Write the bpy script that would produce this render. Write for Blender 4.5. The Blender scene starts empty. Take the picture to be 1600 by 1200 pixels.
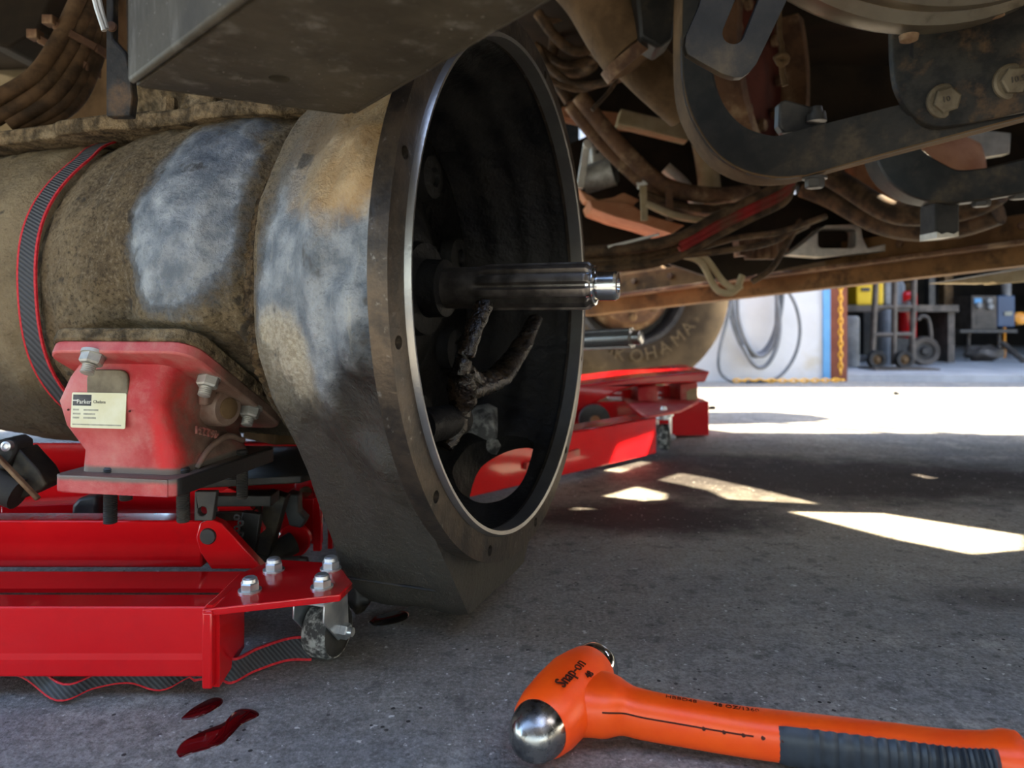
import bpy, bmesh, math, random
import numpy as np
from mathutils import Vector, Matrix
random.seed(7)
SC = bpy.context.scene
COL = SC.collection
PI = math.pi
# ------------------------------------------------------------------ camera
F, HOR, CH = 1120.0, 500.0, 0.31
cam_d = bpy.data.cameras.new('camera')
cam_d.sensor_width = 36.0
cam_d.lens = F / 1600 * 36
cam_d.shift_y = -(600 - HOR) / 1600
cam_d.clip_start = 0.02
cam_d.dof.use_dof = True
cam_d.dof.focus_distance = 0.62
cam_d.dof.aperture_fstop = 7.0
cam = bpy.data.objects.new('camera', cam_d)
COL.objects.link(cam)
cam.location = (0, 0, CH)
cam.rotation_euler = (PI / 2, 0, 0)
SC.camera = cam
# ------------------------------------------------------------------ sky, sun, exposure
SUN = Vector((0.70, 0.08, 0.71)).normalized()          # direction towards the sun
w = bpy.data.worlds.new('world'); SC.world = w; w.use_nodes = True
nt = w.node_tree
sky = nt.nodes.new('ShaderNodeTexSky')
sky.sky_type = 'NISHITA'; sky.sun_disc = False
sky.sun_elevation = math.asin(SUN.z); sky.sun_rotation = math.atan2(SUN.x, SUN.y)
sky.air_density = 1.0; sky.dust_density = 1.5
bg = nt.nodes['Background']
nt.links.new(sky.outputs[0], bg.inputs[0])
bg.inputs[1].default_value = 0.84
sd = bpy.data.lights.new('sun', 'SUN'); sd.energy = 30.0; sd.angle = 0.009; sd.color = (1.0, 0.86, 0.62)
so = bpy.data.objects.new('sun', sd); COL.objects.link(so)
so.rotation_euler = SUN.to_track_quat('Z', 'Y').to_euler()
so.location = (6, 1, 6)
SC.view_settings.view_transform = 'Standard'
SC.view_settings.look = 'None'
SC.view_settings.gamma = 1.0
SC.view_settings.use_curve_mapping = False
SC.view_settings.exposure = 0.68

# ------------------------------------------------------------------ helpers
V = Vector
def at(px, py, Y):                                     # a point seen at a pixel, Y metres in front of the camera
    return V(((px - 800) / F * Y, Y, CH - (py - HOR) / F * Y))
def gnd(px, py, z=0.0):
    return at(px, py, (CH - z) * F / (py - HOR))
def frame(axis):
    a = V(axis).normalized()
    r = V((0, 0, 1)) if abs(a.z) < 0.95 else V((1, 0, 0))
    u = r.cross(a).normalized()
    return a, u, a.cross(u)
def catmull(pts, k=6):
    pts = [V(p) for p in pts]
    P = [2 * pts[0] - pts[1]] + pts + [2 * pts[-1] - pts[-2]]
    out = []
    for i in range(1, len(P) - 2):
        for j in range(k):
            t = j / k
            a, b, c, d = P[i-1], P[i], P[i+1], P[i+2]
            out.append(0.5 * ((2*b) + (c-a)*t + (2*a-5*b+4*c-d)*t*t + (3*b-a-3*c+d)*t**3))
    out.append(pts[-1])
    return out
class MB:
    def __init__(self): self.v = []; self.f = []
    def add(self, vs, fs):
        o = len(self.v); self.v += [V(p) for p in vs]; self.f += [tuple(i + o for i in q) for q in fs]; return self
    def box8(self, p):                                  # p: 4 bottom then 4 top, same order
        return self.add(p, [(3,2,1,0),(4,5,6,7),(0,1,5,4),(1,2,6,5),(2,3,7,6),(3,0,4,7)])
    def box(self, c, s, R=None):
        c = V(c); x, y, z = s[0]/2, s[1]/2, s[2]/2
        p = [V(q) for q in ((-x,-y,-z),(x,-y,-z),(x,y,-z),(-x,y,-z),(-x,-y,z),(x,-y,z),(x,y,z),(-x,y,z))]
        if R is not None: p = [R @ q for q in p]
        return self.box8([c + q for q in p])
    def bar(self, a, b, w, h, up=(0,0,1)):              # rectangular bar from a to b
        a, b = V(a), V(b); d = (b - a).normalized()
        s = d.cross(V(up)).normalized(); u = s.cross(d)
        s, u = s * w/2, u * h/2
        return self.box8([a-s-u, a+s-u, b+s-u, b-s-u, a-s+u, a+s+u, b+s+u, b-s+u])
    def tube(self, path, r, n=10, cap=True):
        path = [V(p) for p in path]; m = len(path)
        rs = list(r) if hasattr(r, '__len__') else [r] * m
        if len(rs) != m: rs = [rs[min(len(rs)-1, int(i * len(rs) / m))] for i in range(m)]
        vs, fs = [], []
        t = (path[1] - path[0]).normalized(); _, u, _w = frame(t)
        for i, p in enumerate(path):
            t2 = (path[min(i+1, m-1)] - path[max(i-1, 0)]).normalized()
            u = (u - t2 * u.dot(t2)).normalized(); x = t2.cross(u)
            for k in range(n):
                a = 2 * PI * k / n
                vs.append(p + (u * math.cos(a) + x * math.sin(a)) * rs[i])
        for i in range(m - 1):
            for k in range(n):
                fs.append((i*n+k, i*n+(k+1) % n, (i+1)*n+(k+1) % n, (i+1)*n+k))
        if cap: fs += [tuple(range(n-1, -1, -1)), tuple((m-1)*n + k for k in range(n))]
        return self.add(vs, fs)
    def lathe(self, prof, o, axis, n=32, cap=True):     # prof: (along, radius)
        o = V(o); a, u, x = frame(axis)
        vs, fs = [], []
        for (h, r) in prof:
            for k in range(n):
                t = 2 * PI * k / n
                vs.append(o + a * h + (u * math.cos(t) + x * math.sin(t)) * r)
        m = len(prof)
        for i in range(m - 1):
            for k in range(n):
                fs.append((i*n+k, i*n+(k+1) % n, (i+1)*n+(k+1) % n, (i+1)*n+k))
        if cap:
            if prof[0][1] > 1e-6: fs.append(tuple(range(n-1, -1, -1)))
            if prof[-1][1] > 1e-6: fs.append(tuple((m-1)*n + k for k in range(n)))
        return self.add(vs, fs)
    def ring(self, prof, o, axis, n=48):                # closed profile swept round
        return self.lathe(list(prof) + [prof[0]], o, axis, n, cap=False)
    def hexa(self, o, axis, r, h, rot=0.0):             # hex head with a chamfered crown
        o = V(o); a, u, x = frame(axis); vs = []
        for (z, k) in ((0, 1), (h*0.82, 1), (h, 0.86)):
            for i in range(6):
                t = rot + PI * i / 3; vs.append(o + a*z + (u*math.cos(t) + x*math.sin(t)) * r * k)
        fs = [(5,4,3,2,1,0), (12,13,14,15,16,17)]
        for l in (0, 6):
            for i in range(6): fs.append((l+i, l+(i+1) % 6, l+6+(i+1) % 6, l+6+i))
        return self.add(vs, fs)
    def thread(self, o, axis, r, L, pitch=0.0018, n=12):
        k = max(2, int(L / pitch)); prof = []
        for i in range(k):
            prof += [(i*pitch, r*0.86), ((i+0.5)*pitch, r)]
        prof.append((L, r*0.8))
        return self.lathe(prof, o, axis, n)
    def loft(self, rings, cap=True):
        n = len(rings[0]); vs = [p for r in rings for p in r]; fs = []
        for i in range(len(rings) - 1):
            for k in range(n):
                fs.append((i*n+k, i*n+(k+1) % n, (i+1)*n+(k+1) % n, (i+1)*n+k))
        if cap: fs += [tuple(range(n-1, -1, -1)), tuple((len(rings)-1)*n + k for k in range(n))]
        return self.add(vs, fs)
    def ribbon(self, path, wv, th):                     # strip; wv: width vector or list of them
        path = [V(p) for p in path]; m = len(path); rings = []
        for i, p in enumerate(path):
            d = (path[min(i+1, m-1)] - path[max(i-1, 0)]).normalized()
            w_ = V(wv[i]) if isinstance(wv, list) else V(wv)
            nn = d.cross(w_).normalized() * th / 2; h = w_ / 2
            rings.append([p - h - nn, p + h - nn, p + h + nn, p - h + nn])
        return self.loft(rings)
    def plate(self, outer, holes, o, ux, uy, th):       # 2-D outline with holes; thickness th along ux x uy
        o, ux, uy = V(o), V(ux), V(uy); nz = ux.cross(uy).normalized()
        from mathutils.geometry import tessellate_polygon
        co, lp_i = [], []
        for lp in [outer] + list(holes):
            lp_i.append(list(range(len(co), len(co) + len(lp)))); co += [V((a, b, 0)) for a, b in lp]
        idx = [list(t) for t in tessellate_polygon([[co[i] for i in lp] for lp in lp_i])]
        n = len(co)
        sgn = [(co[t[1]]-co[t[0]]).cross(co[t[2]]-co[t[0]]).z for t in idx]
        vs = [o + ux*c.x + uy*c.y for c in co] + [o + ux*c.x + uy*c.y + nz*th for c in co]
        fs = []
        for q, s in zip(idx, sgn):
            t = q if s > 0 else q[::-1]
            fs.append(tuple(i + n for i in t)); fs.append(tuple(t[::-1]))
        for j, lp in enumerate(lp_i):
            area = sum(co[lp[i]].x*co[lp[(i+1) % len(lp)]].y - co[lp[(i+1) % len(lp)]].x*co[lp[i]].y for i in range(len(lp)))
            ccw = area > 0
            if j > 0: ccw = not ccw
            for i in range(len(lp)):
                a, b = lp[i], lp[(i+1) % len(lp)]
                if not ccw: a, b = b, a
                fs.append((a, b, b+n, a+n))
        return self.add(vs, fs)
    def pix(self, pts, Y, th, holes=()):                # outline read at pixels, standing at its own depth, th thick away from the viewer
        if callable(Y):
            n = len(pts)
            a = [at(x, y, Y(x)) for x, y in pts]; b = [p + V((0, th, 0)) for p in a]
            me = [tuple(range(n))]
            area = sum(pts[i][0]*pts[(i+1) % n][1] - pts[(i+1) % n][0]*pts[i][1] for i in range(n))
            order = list(range(n)) if area < 0 else list(range(n-1, -1, -1))
            fs = [tuple(order), tuple(i + n for i in order[::-1])]
            for i in range(n):
                p, q = order[i], order[(i+1) % n]
                fs.append((q, p, p+n, q+n))
            return self.add(a + b, fs)
        cv = lambda l: [((x - 800)/F*Y, CH - (y - HOR)/F*Y) for x, y in l]
        return self.plate(cv(pts), [cv(h) for h in holes], (0, Y + th, 0), (1,0,0), (0,0,1), th)
    def build(self, name, m, parent=None, smooth=35, bevel=0.0, seg=2, base=None):
        me = bpy.data.meshes.new(name)
        inv = V((0,0,0))
        if parent is not None and parent.get('_w'): inv = V(parent['_w'])
        elif base is not None: inv = V(base)
        me.from_pydata([tuple(p - inv) for p in self.v], [], self.f)
        me.update()
        if smooth:
            me.polygons.foreach_set('use_smooth', [True] * len(me.polygons))
            if smooth < 180: me.set_sharp_from_angle(angle=math.radians(smooth))
        ob = bpy.data.objects.new(name, me); COL.objects.link(ob)
        me.materials.append(m)
        if parent is not None:
            ob.parent = parent
            if parent.get('_w'): ob['_w'] = parent['_w']
        elif base is not None:
            ob.location = inv; ob['_w'] = tuple(inv)
        if bevel:
            b = ob.modifiers.new('bevel', 'BEVEL'); b.width = bevel; b.segments = seg; b.limit_method = 'ANGLE'; b.angle_limit = math.radians(40)
            b.harden_normals = False
        return ob
def tag(o, label=None, cat=None, group=None, kind=None):
    if label: o['label'] = label
    if cat: o['category'] = cat
    if group: o['group'] = group
    if kind: o['kind'] = kind
    return o
def thing(name, loc, label, cat, group=None, world=True, rz=0.0):
    o = bpy.data.objects.new(name, None); COL.objects.link(o); o.location = loc
    o.empty_display_size = 0.02
    o.rotation_euler = (0, 0, rz)
    if world: o['_w'] = tuple(loc)                      # parts are given in world coordinates
    return tag(o, label, cat, group)
def copy_tree(o, parent=None):
    c = o.copy(); COL.objects.link(c); c.parent = parent
    for ch in list(o.children): copy_tree(ch, c)
    return c
def arc(cx, cy, r, a0, a1, n=8):
    return [(cx + r*math.cos(math.radians(a0 + (a1-a0)*i/n)), cy + r*math.sin(math.radians(a0 + (a1-a0)*i/n))) for i in range(n+1)]
def rrect(x0, y0, x1, y1, r, n=4):
    return arc(x1-r, y0+r, r, -90, 0, n) + arc(x1-r, y1-r, r, 0, 90, n) + arc(x0+r, y1-r, r, 90, 180, n) + arc(x0+r, y0+r, r, 180, 270, n)
def text(s, size, o, ux, uy, m, name, parent, ext=0.0003, align='LEFT'):
    cu = bpy.data.curves.new(name, 'FONT'); cu.body = s; cu.size = size; cu.extrude = ext; cu.align_x = align; cu.resolution_u = 2
    tmp = bpy.data.objects.new(name, cu); COL.objects.link(tmp)
    bpy.context.view_layer.update()
    me = bpy.data.meshes.new_from_object(tmp.evaluated_get(bpy.context.evaluated_depsgraph_get()))
    bpy.data.objects.remove(tmp); bpy.data.curves.remove(cu)
    me.materials.clear(); me.materials.append(m); me.name = name
    ob = bpy.data.objects.new(name, me); COL.objects.link(ob)
    ux, uy = V(ux).normalized(), V(uy).normalized(); uz = ux.cross(uy).normalized(); uy = uz.cross(ux)
    o = V(o) - (V(parent['_w']) if parent.get('_w') else V((0,0,0)))
    M = Matrix(((ux.x, uy.x, uz.x, o.x), (ux.y, uy.y, uz.y, o.y), (ux.z, uy.z, uz.z, o.z), (0,0,0,1)))
    ob.parent = parent; ob.matrix_local = M
    return ob

# ------------------------------------------------------------------ procedural materials
class NG:
    def __init__(self, name):
        self.m = bpy.data.materials.new(name); self.m.use_nodes = True
        self.t = self.m.node_tree; self.b = self.t.nodes['Principled BSDF']
        self.tc = self.t.nodes.new('ShaderNodeTexCoord').outputs['Object']
    def n(self, typ, **kw):
        x = self.t.nodes.new(typ)
        for k, val in kw.items(): setattr(x, k, val)
        return x
    def link(self, a, b): self.t.links.new(a, b)
    def noise(self, scale, detail=6, rough=0.6, vec=None, dist=0.0):
        x = self.n('ShaderNodeTexNoise'); x.inputs['Scale'].default_value = scale; x.inputs['Detail'].default_value = detail
        x.inputs['Roughness'].default_value = rough; x.inputs['Distortion'].default_value = dist
        self.link(vec if vec is not None else self.tc, x.inputs['Vector']); return x.outputs['Fac']
    def voro(self, scale, vec=None):
        x = self.n('ShaderNodeTexVoronoi'); x.inputs['Scale'].default_value = scale
        self.link(vec if vec is not None else self.tc, x.inputs['Vector']); return x.outputs['Distance']
    def ramp(self, fac, a, b, ca=(0,0,0,1), cb=(1,1,1,1)):
        x = self.n('ShaderNodeMapRange'); x.clamp = True; x.interpolation_type = 'SMOOTHSTEP'
        x.inputs['From Min'].default_value = a; x.inputs['From Max'].default_value = b
        self.link(fac, x.inputs['Value']); return x.outputs['Result']
    def mix(self, fac, a, b):
        x = self.n('ShaderNodeMix', data_type='RGBA')
        for s, val in ((x.inputs[6], a), (x.inputs[7], b)):
            if isinstance(val, tuple): s.default_value = (*val[:3], 1)
            else: self.link(val, s)
        if isinstance(fac, (int, float)): x.inputs[0].default_value = fac
        else: self.link(fac, x.inputs[0])
        return x.outputs[2]
    def math(self, op, a, b=None):
        x = self.n('ShaderNodeMath', operation=op)
        for s, val in zip(x.inputs, (a, b)):
            if val is None: continue
            if isinstance(val, (int, float)): s.default_value = val
            else: self.link(val, s)
        return x.outputs[0]
    def sep(self, vec=None):
        x = self.n('ShaderNodeSeparateXYZ'); self.link(vec if vec is not None else self.tc, x.inputs[0]); return x.outputs
    def blob(self, c, r, soft=0.35, wob=0.0, wscale=8.0, sc=(1,1,1)):   # 1 inside an ellipsoid, 0 outside, ragged edge
        mp = self.n('ShaderNodeMapping'); self.link(self.tc, mp.inputs[0])
        mp.inputs['Location'].default_value = tuple(-c[i]*sc[i] for i in range(3)); mp.inputs['Scale'].default_value = sc
        ln = self.n('ShaderNodeVectorMath', operation='LENGTH'); self.link(mp.outputs[0], ln.inputs[0])
        d = self.math('DIVIDE', ln.outputs['Value'], r)
        if wob: d = self.math('ADD', d, self.math('MULTIPLY', self.math('SUBTRACT', self.noise(wscale, 12, 0.72), 0.5), wob))
        x = self.n('ShaderNodeMapRange'); x.clamp = True; x.interpolation_type = 'SMOOTHSTEP'
        x.inputs['From Min'].default_value = 1 - soft; x.inputs['From Max'].default_value = 1 + soft*0.3
        x.inputs['To Min'].default_value = 1; x.inputs['To Max'].default_value = 0
        self.link(d, x.inputs['Value']); return x.outputs['Result']
    def bump(self, h, strength, dist=0.002, prev=None):
        x = self.n('ShaderNodeBump'); x.inputs['Strength'].default_value = strength; x.inputs['Distance'].default_value = dist
        self.link(h, x.inputs['Height'])
        if prev is not None: self.link(prev, x.inputs['Normal'])
        self.link(x.outputs[0], self.b.inputs['Normal']); return x.outputs[0]
    def set(self, col=None, rough=None, metal=None, spec=None):
        for key, val in (('Base Color', col), ('Roughness', rough), ('Metallic', metal), ('Specular IOR Level', spec)):
            if val is None: continue
            s = self.b.inputs[key]
            if isinstance(val, tuple): s.default_value = (*val[:3], 1)
            elif isinstance(val, (int, float)): s.default_value = val
            else: self.link(val, s)
        return self
MATS = {}
def simple(name, c1, c2, scale=30, rough=0.6, metal=0.0, bump=0.3, bscale=120, lo=0.35, hi=0.65, r2=None, bd=0.001, dust=None, dlo=0.5, dhi=0.7, dscale=12, spec=None):
    g = NG(name)
    if spec is None and metal == 0 and rough >= 0.5: spec = 0.22
    f = g.ramp(g.noise(scale), lo, hi)
    col = g.mix(f, c1, c2)
    rr = rough
    if r2 is not None:
        x = g.n('ShaderNodeMapRange'); g.link(f, x.inputs['Value']); x.inputs['To Min'].default_value = rough; x.inputs['To Max'].default_value = r2
        rr = x.outputs[0]
    if dust is not None:
        df = g.ramp(g.noise(dscale, 8, 0.65), dlo, dhi)
        col = g.mix(df, col, dust)
    g.set(col, rr, metal, spec)
    if bump: g.bump(g.noise(bscale, 4), bump, bd)
    MATS[name] = g.m
    return g.m
M = MATS
simple('red_paint', (0.52, 0.004, 0.008), (0.60, 0.007, 0.010), 8, 0.14, 0, 0.04, 60, dust=(0.34, 0.010, 0.012), dlo=0.55, dhi=0.85, dscale=18)
simple('red_dusty', (0.40, 0.012, 0.016), (0.50, 0.10, 0.08), 18, 0.55, 0, 0.2, 90, dust=(0.36, 0.17, 0.13), dlo=0.5, dhi=0.75)
simple('zinc', (0.52, 0.56, 0.60), (0.68, 0.70, 0.72), 40, 0.28, 0.9, 0.1, 200, r2=0.45)
simple('dusty_bolt', (0.34, 0.33, 0.29), (0.50, 0.49, 0.45), 60, 0.5, 0.5, 0.3, 200)
simple('dark_steel', (0.035, 0.035, 0.037), (0.075, 0.07, 0.062), 25, 0.42, 0.3, 0.2, 150, r2=0.6)
simple('black_paint', (0.006, 0.0058, 0.0055), (0.020, 0.018, 0.015), 22, 0.50, 0.0, 0.35, 160, dust=(0.070, 0.052, 0.030), dlo=0.50, dhi=0.72, dscale=16, spec=0.35)
simple('grease', (0.006, 0.005, 0.0045), (0.020, 0.012, 0.006), 60, 0.16, 0, 0.9, 130, bd=0.004, r2=0.35)
simple('oily_steel', (0.10, 0.088, 0.080), (0.20, 0.175, 0.155), 40, 0.28, 0.85, 0.15, 200, r2=0.42)
simple('rubber', (0.018, 0.018, 0.018), (0.04, 0.038, 0.035), 20, 0.65, 0, 0.25, 150)
simple('worn_rubber', (0.05, 0.05, 0.05), (0.36, 0.36, 0.34), 130, 0.75, 0, 0.5, 200, lo=0.42, hi=0.62)
simple('rusty', (0.060, 0.026, 0.011), (0.140, 0.068, 0.030), 16, 0.8, 0.1, 0.4, 90, dust=(0.30, 0.20, 0.11))
simple('rust_orange', (0.32, 0.13, 0.06), (0.46, 0.22, 0.11), 10, 0.7, 0.0, 0.2, 80)
simple('brown_dust', (0.075, 0.044, 0.020), (0.150, 0.092, 0.044), 14, 0.85, 0, 0.4, 90)
simple('hose_dusty', (0.025, 0.015, 0.008), (0.095, 0.054, 0.026), 30, 0.75, 0, 0.3, 150, dust=(0.17, 0.105, 0.052), dlo=0.5, dhi=0.8)
simple('tan_dust', (0.30, 0.23, 0.13), (0.40, 0.32, 0.20), 20, 0.9, 0, 0.5, 100)
simple('aluminium', (0.40, 0.38, 0.33), (0.58, 0.55, 0.48), 20, 0.45, 0.4, 0.2, 150, dust=(0.36, 0.27, 0.15), dlo=0.5, dhi=0.75)
simple('chrome', (0.55, 0.55, 0.55), (0.70, 0.70, 0.68), 30, 0.10, 1.0, 0.05, 200, r2=0.25)
simple('chrome_dark', (0.22, 0.22, 0.22), (0.36, 0.35, 0.34), 60, 0.16, 1.0, 0.1, 200, r2=0.34)
simple('gusset_rust', (0.008, 0.0075, 0.007), (0.030, 0.026, 0.020), 40, 0.62, 0.0, 0.6, 180, dust=(0.085, 0.050, 0.024), dlo=0.50, dhi=0.66, dscale=28, spec=0.3)
simple('rail_brown', (0.095, 0.045, 0.014), (0.190, 0.098, 0.034), 9, 0.75, 0, 0.3, 80, dust=(0.05, 0.026, 0.010), dlo=0.5, dhi=0.7)
simple('mud', (0.050, 0.036, 0.020), (0.200, 0.145, 0.082), 60, 0.95, 0, 1.0, 140, bd=0.006, lo=0.38, hi=0.66, dust=(0.24, 0.185, 0.115), dlo=0.52, dhi=0.72, dscale=22)
simple('wet_mud', (0.030, 0.020, 0.010), (0.120, 0.078, 0.038), 130, 0.85, 0, 1.0, 220, bd=0.006, lo=0.36, hi=0.62)
simple('tire_mark', (0.075, 0.054, 0.030), (0.10, 0.072, 0.040), 9, 0.85, 0, 0.3, 70)
simple('lip_steel', (0.30, 0.29, 0.28), (0.36, 0.35, 0.33), 20, 0.30, 0.9, 0.2, 300)
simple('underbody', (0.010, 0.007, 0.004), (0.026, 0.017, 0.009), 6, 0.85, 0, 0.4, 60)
simple('pan_metal', (0.17, 0.135, 0.090), (0.30, 0.25, 0.175), 7, 0.34, 0.8, 0.15, 60, dust=(0.085, 0.060, 0.034), dlo=0.55, dhi=0.8)
simple('orange_plastic', (0.88, 0.068, 0.002), (0.92, 0.088, 0.003), 30, 0.40, 0, 0.10, 260, dust=(0.45, 0.045, 0.004), dlo=0.66, dhi=0.80, dscale=40)
simple('red_dark', (0.06, 0.010, 0.006), (0.10, 0.020, 0.010), 14, 0.8, 0, 0.3, 60)
simple('pink_dusty', (0.52, 0.10, 0.13), (0.62, 0.22, 0.24), 16, 0.6, 0, 0.2, 60)
simple('bolt_tan', (0.105, 0.082, 0.050), (0.19, 0.155, 0.10), 40, 0.6, 0.3, 0.3, 160)
simple('grip_rubber', (0.016, 0.021, 0.029), (0.028, 0.035, 0.045), 40, 0.48, 0, 0.15, 240)
simple('ink', (0.035, 0.008, 0.004), (0.06, 0.012, 0.005), 60, 0.6, 0, 0, 100)
simple('webbing', (0.026, 0.028, 0.033), (0.05, 0.052, 0.058), 60, 0.8, 0, 0.6, 400)
simple('webbing_red', (0.42, 0.012, 0.018), (0.60, 0.03, 0.04), 300, 0.7, 0, 0.6, 500)
simple('label_cream', (0.66, 0.62, 0.40), (0.72, 0.70, 0.52), 25, 0.5, 0, 0.05, 100)
simple('label_black', (0.05, 0.05, 0.055), (0.09, 0.09, 0.09), 60, 0.5, 0, 0, 100)
simple('label_grey', (0.30, 0.29, 0.22), (0.40, 0.39, 0.30), 200, 0.5, 0, 0, 100)
simple('label_white', (0.72, 0.71, 0.62), (0.76, 0.75, 0.68), 60, 0.5, 0, 0, 100)
simple('white_wall', (0.58, 0.59, 0.60), (0.68, 0.69, 0.70), 2.5, 0.7, 0, 0.1, 20, dust=(0.56, 0.50, 0.38), dlo=0.55, dhi=0.8, dscale=3)
simple('blue_edge', (0.12, 0.34, 0.62), (0.16, 0.40, 0.68), 8, 0.5, 0, 0.1, 40)
simple('brown_post', (0.16, 0.05, 0.03), (0.22, 0.075, 0.045), 8, 0.65, 0, 0.2, 60)
simple('chain_yellow', (0.72, 0.36, 0.01), (0.80, 0.42, 0.02), 30, 0.45, 0, 0.2, 100)
simple('yellow_case', (0.78, 0.48, 0.005), (0.82, 0.54, 0.01), 12, 0.45, 0, 0.1, 60)
simple('grey_steel', (0.055, 0.046, 0.038), (0.115, 0.095, 0.078), 14, 0.6, 0.3, 0.2, 80)
simple('grey_light', (0.20, 0.20, 0.20), (0.32, 0.32, 0.31), 10, 0.6, 0, 0.2, 60)
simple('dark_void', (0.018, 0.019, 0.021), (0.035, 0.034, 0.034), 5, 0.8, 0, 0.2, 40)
simple('blue_machine', (0.008, 0.040, 0.11), (0.010, 0.05, 0.13), 8, 0.4, 0, 0.1, 40)
simple('orange_bright', (0.85, 0.30, 0.01), (0.88, 0.34, 0.02), 8, 0.4, 0, 0.1, 40)
simple('hose_grey', (0.13, 0.145, 0.16), (0.19, 0.20, 0.215), 12, 0.5, 0, 0.1, 60)
simple('tire', (0.028, 0.019, 0.010), (0.055, 0.038, 0.020), 9, 0.85, 0, 0.3, 70, dust=(0.11, 0.078, 0.042), dlo=0.55, dhi=0.8)
simple('tread_rubber', (0.17, 0.105, 0.056), (0.25, 0.165, 0.095), 9, 0.85, 0, 0.3, 70)
simple('garage_floor', (0.30, 0.31, 0.32), (0.40, 0.41, 0.42), 4, 0.6, 0, 0.1, 30)
simple('red_cable', (0.15, 0.007, 0.006), (0.22, 0.012, 0.010), 30, 0.6, 0, 0.2, 90, dust=(0.10, 0.045, 0.022), dlo=0.42, dhi=0.7)
simple('puddle_red', (0.045, 0.001, 0.002), (0.060, 0.002, 0.003), 8, 0.06, 0, 0.02, 30)
simple('puddle_black', (0.010, 0.009, 0.008), (0.016, 0.014, 0.012), 8, 0.08, 0, 0.02, 30)

for k_ in ('red_paint',):
    b_ = M[k_].node_tree.nodes['Principled BSDF']; b_.inputs['Coat Weight'].default_value = 0.5; b_.inputs['Specular IOR Level'].default_value = 0.3; b_.inputs['Coat Roughness'].default_value = 0.04
# ------------------------------------------------------------------ ground
def floor_material():
    g = NG('concrete')
    n1 = g.noise(2.2, 8, 0.62); n2 = g.noise(14, 8, 0.65); n3 = g.noise(90, 6, 0.7)
    col = g.mix(g.ramp(n1, 0.35, 0.68), (0.190, 0.200, 0.212), (0.36, 0.335, 0.285))
    col = g.mix(g.math('MULTIPLY', g.ramp(n2, 0.50, 0.66), 0.55), col, (0.50, 0.48, 0.43))
    col = g.mix(g.math('MULTIPLY', g.ramp(n3, 0.42, 0.60), 0.5), col, (0.080, 0.079, 0.077))
    # darker brown tint away from the hammer, oil-dark areas with shapes of their own
    col = g.mix(g.math('MULTIPLY', g.blob((-0.1, 0.75, 0), 0.34, 0.8, 0.8, 5), 0.7), col, (0.160, 0.142, 0.118))
    # dark crumbs, scuffs and pale chips
    col = g.mix(g.math('MULTIPLY', g.blob((0.40, 1.15, 0), 0.62, 0.9, 0.8, 4), 0.6), col, (0.33, 0.285, 0.215))
    n5 = g.noise(260, 4, 0.7)
    col = g.mix(g.math('MULTIPLY', g.ramp(n5, 0.50, 0.64), 0.45), col, (0.060, 0.058, 0.055))
    col = g.mix(g.math('MULTIPLY', g.ramp(n5, 0.48, 0.36), 0.30), col, (0.46, 0.45, 0.42))
    n6 = g.noise(32, 10, 0.75)
    col = g.mix(g.math('MULTIPLY', g.ramp(n6, 0.53, 0.62), 0.6), col, (0.075, 0.070, 0.064))
    for c, r, sc, k in (((0.66, 1.40, 0), 0.24, (0.42, 1.0, 1), 0.92), ((0.22, 1.13, 0), 0.15, (0.6, 1.25, 1), 0.9), ((0.30, 1.58, 0), 0.17, (0.4, 1.4, 1), 0.75),
                        ((0.36, 0.50, 0), 0.055, (0.42, 1.6, 1), 0.6), ((0.98, 1.42, 0), 0.09, (0.3, 1.5, 1), 0.8), ((0.55, 0.80, 0), 0.05, (0.5, 1.3, 1), 0.5), ((0.75, 0.86, 0), 0.05, (0.4, 1.3, 1), 0.5)):
        col = g.mix(g.math('MULTIPLY', g.blob(c, r, 0.55, 1.3, 11, sc), k), col, (0.020, 0.015, 0.015))
    vo = g.voro(75)
    col = g.mix(g.math('MULTIPLY', g.math('LESS_THAN', vo, 0.13), g.ramp(g.noise(7, 4), 0.44, 0.60)), col, (0.022, 0.020, 0.018))
    mp = g.n('ShaderNodeMapping'); g.link(g.tc, mp.inputs[0]); mp.inputs['Scale'].default_value = (26, 60, 1); mp.inputs['Rotation'].default_value = (0, 0, 0.4)
    col = g.mix(g.math('MULTIPLY', g.ramp(g.noise(1.0, 5, 0.7, mp.outputs[0]), 0.67, 0.74), 0.8), col, (0.032, 0.030, 0.028))
    col = g.mix(g.math('MULTIPLY', g.ramp(g.noise(120, 3, 0.6), 0.65, 0.70), 0.8), col, (0.62, 0.60, 0.56))
    rr = g.n('ShaderNodeMapRange'); g.link(n1, rr.inputs['Value']); rr.inputs['To Min'].default_value = 0.55; rr.inputs['To Max'].default_value = 0.8
    g.set(col, rr.outputs[0], 0.0, 0.22)
    b = g.bump(n3, 0.7, 0.003); g.bump(g.noise(420, 3), 0.7, 0.0014, b)
    return g.m
M['concrete'] = floor_material()
fl = MB()
fl.box((0, 0, -0.05), (60, 60, 0.1))
tag(fl.build('floor', M['concrete'], smooth=0), 'oil stained grey concrete ground under and beyond the truck', 'floor', kind='structure')

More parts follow.
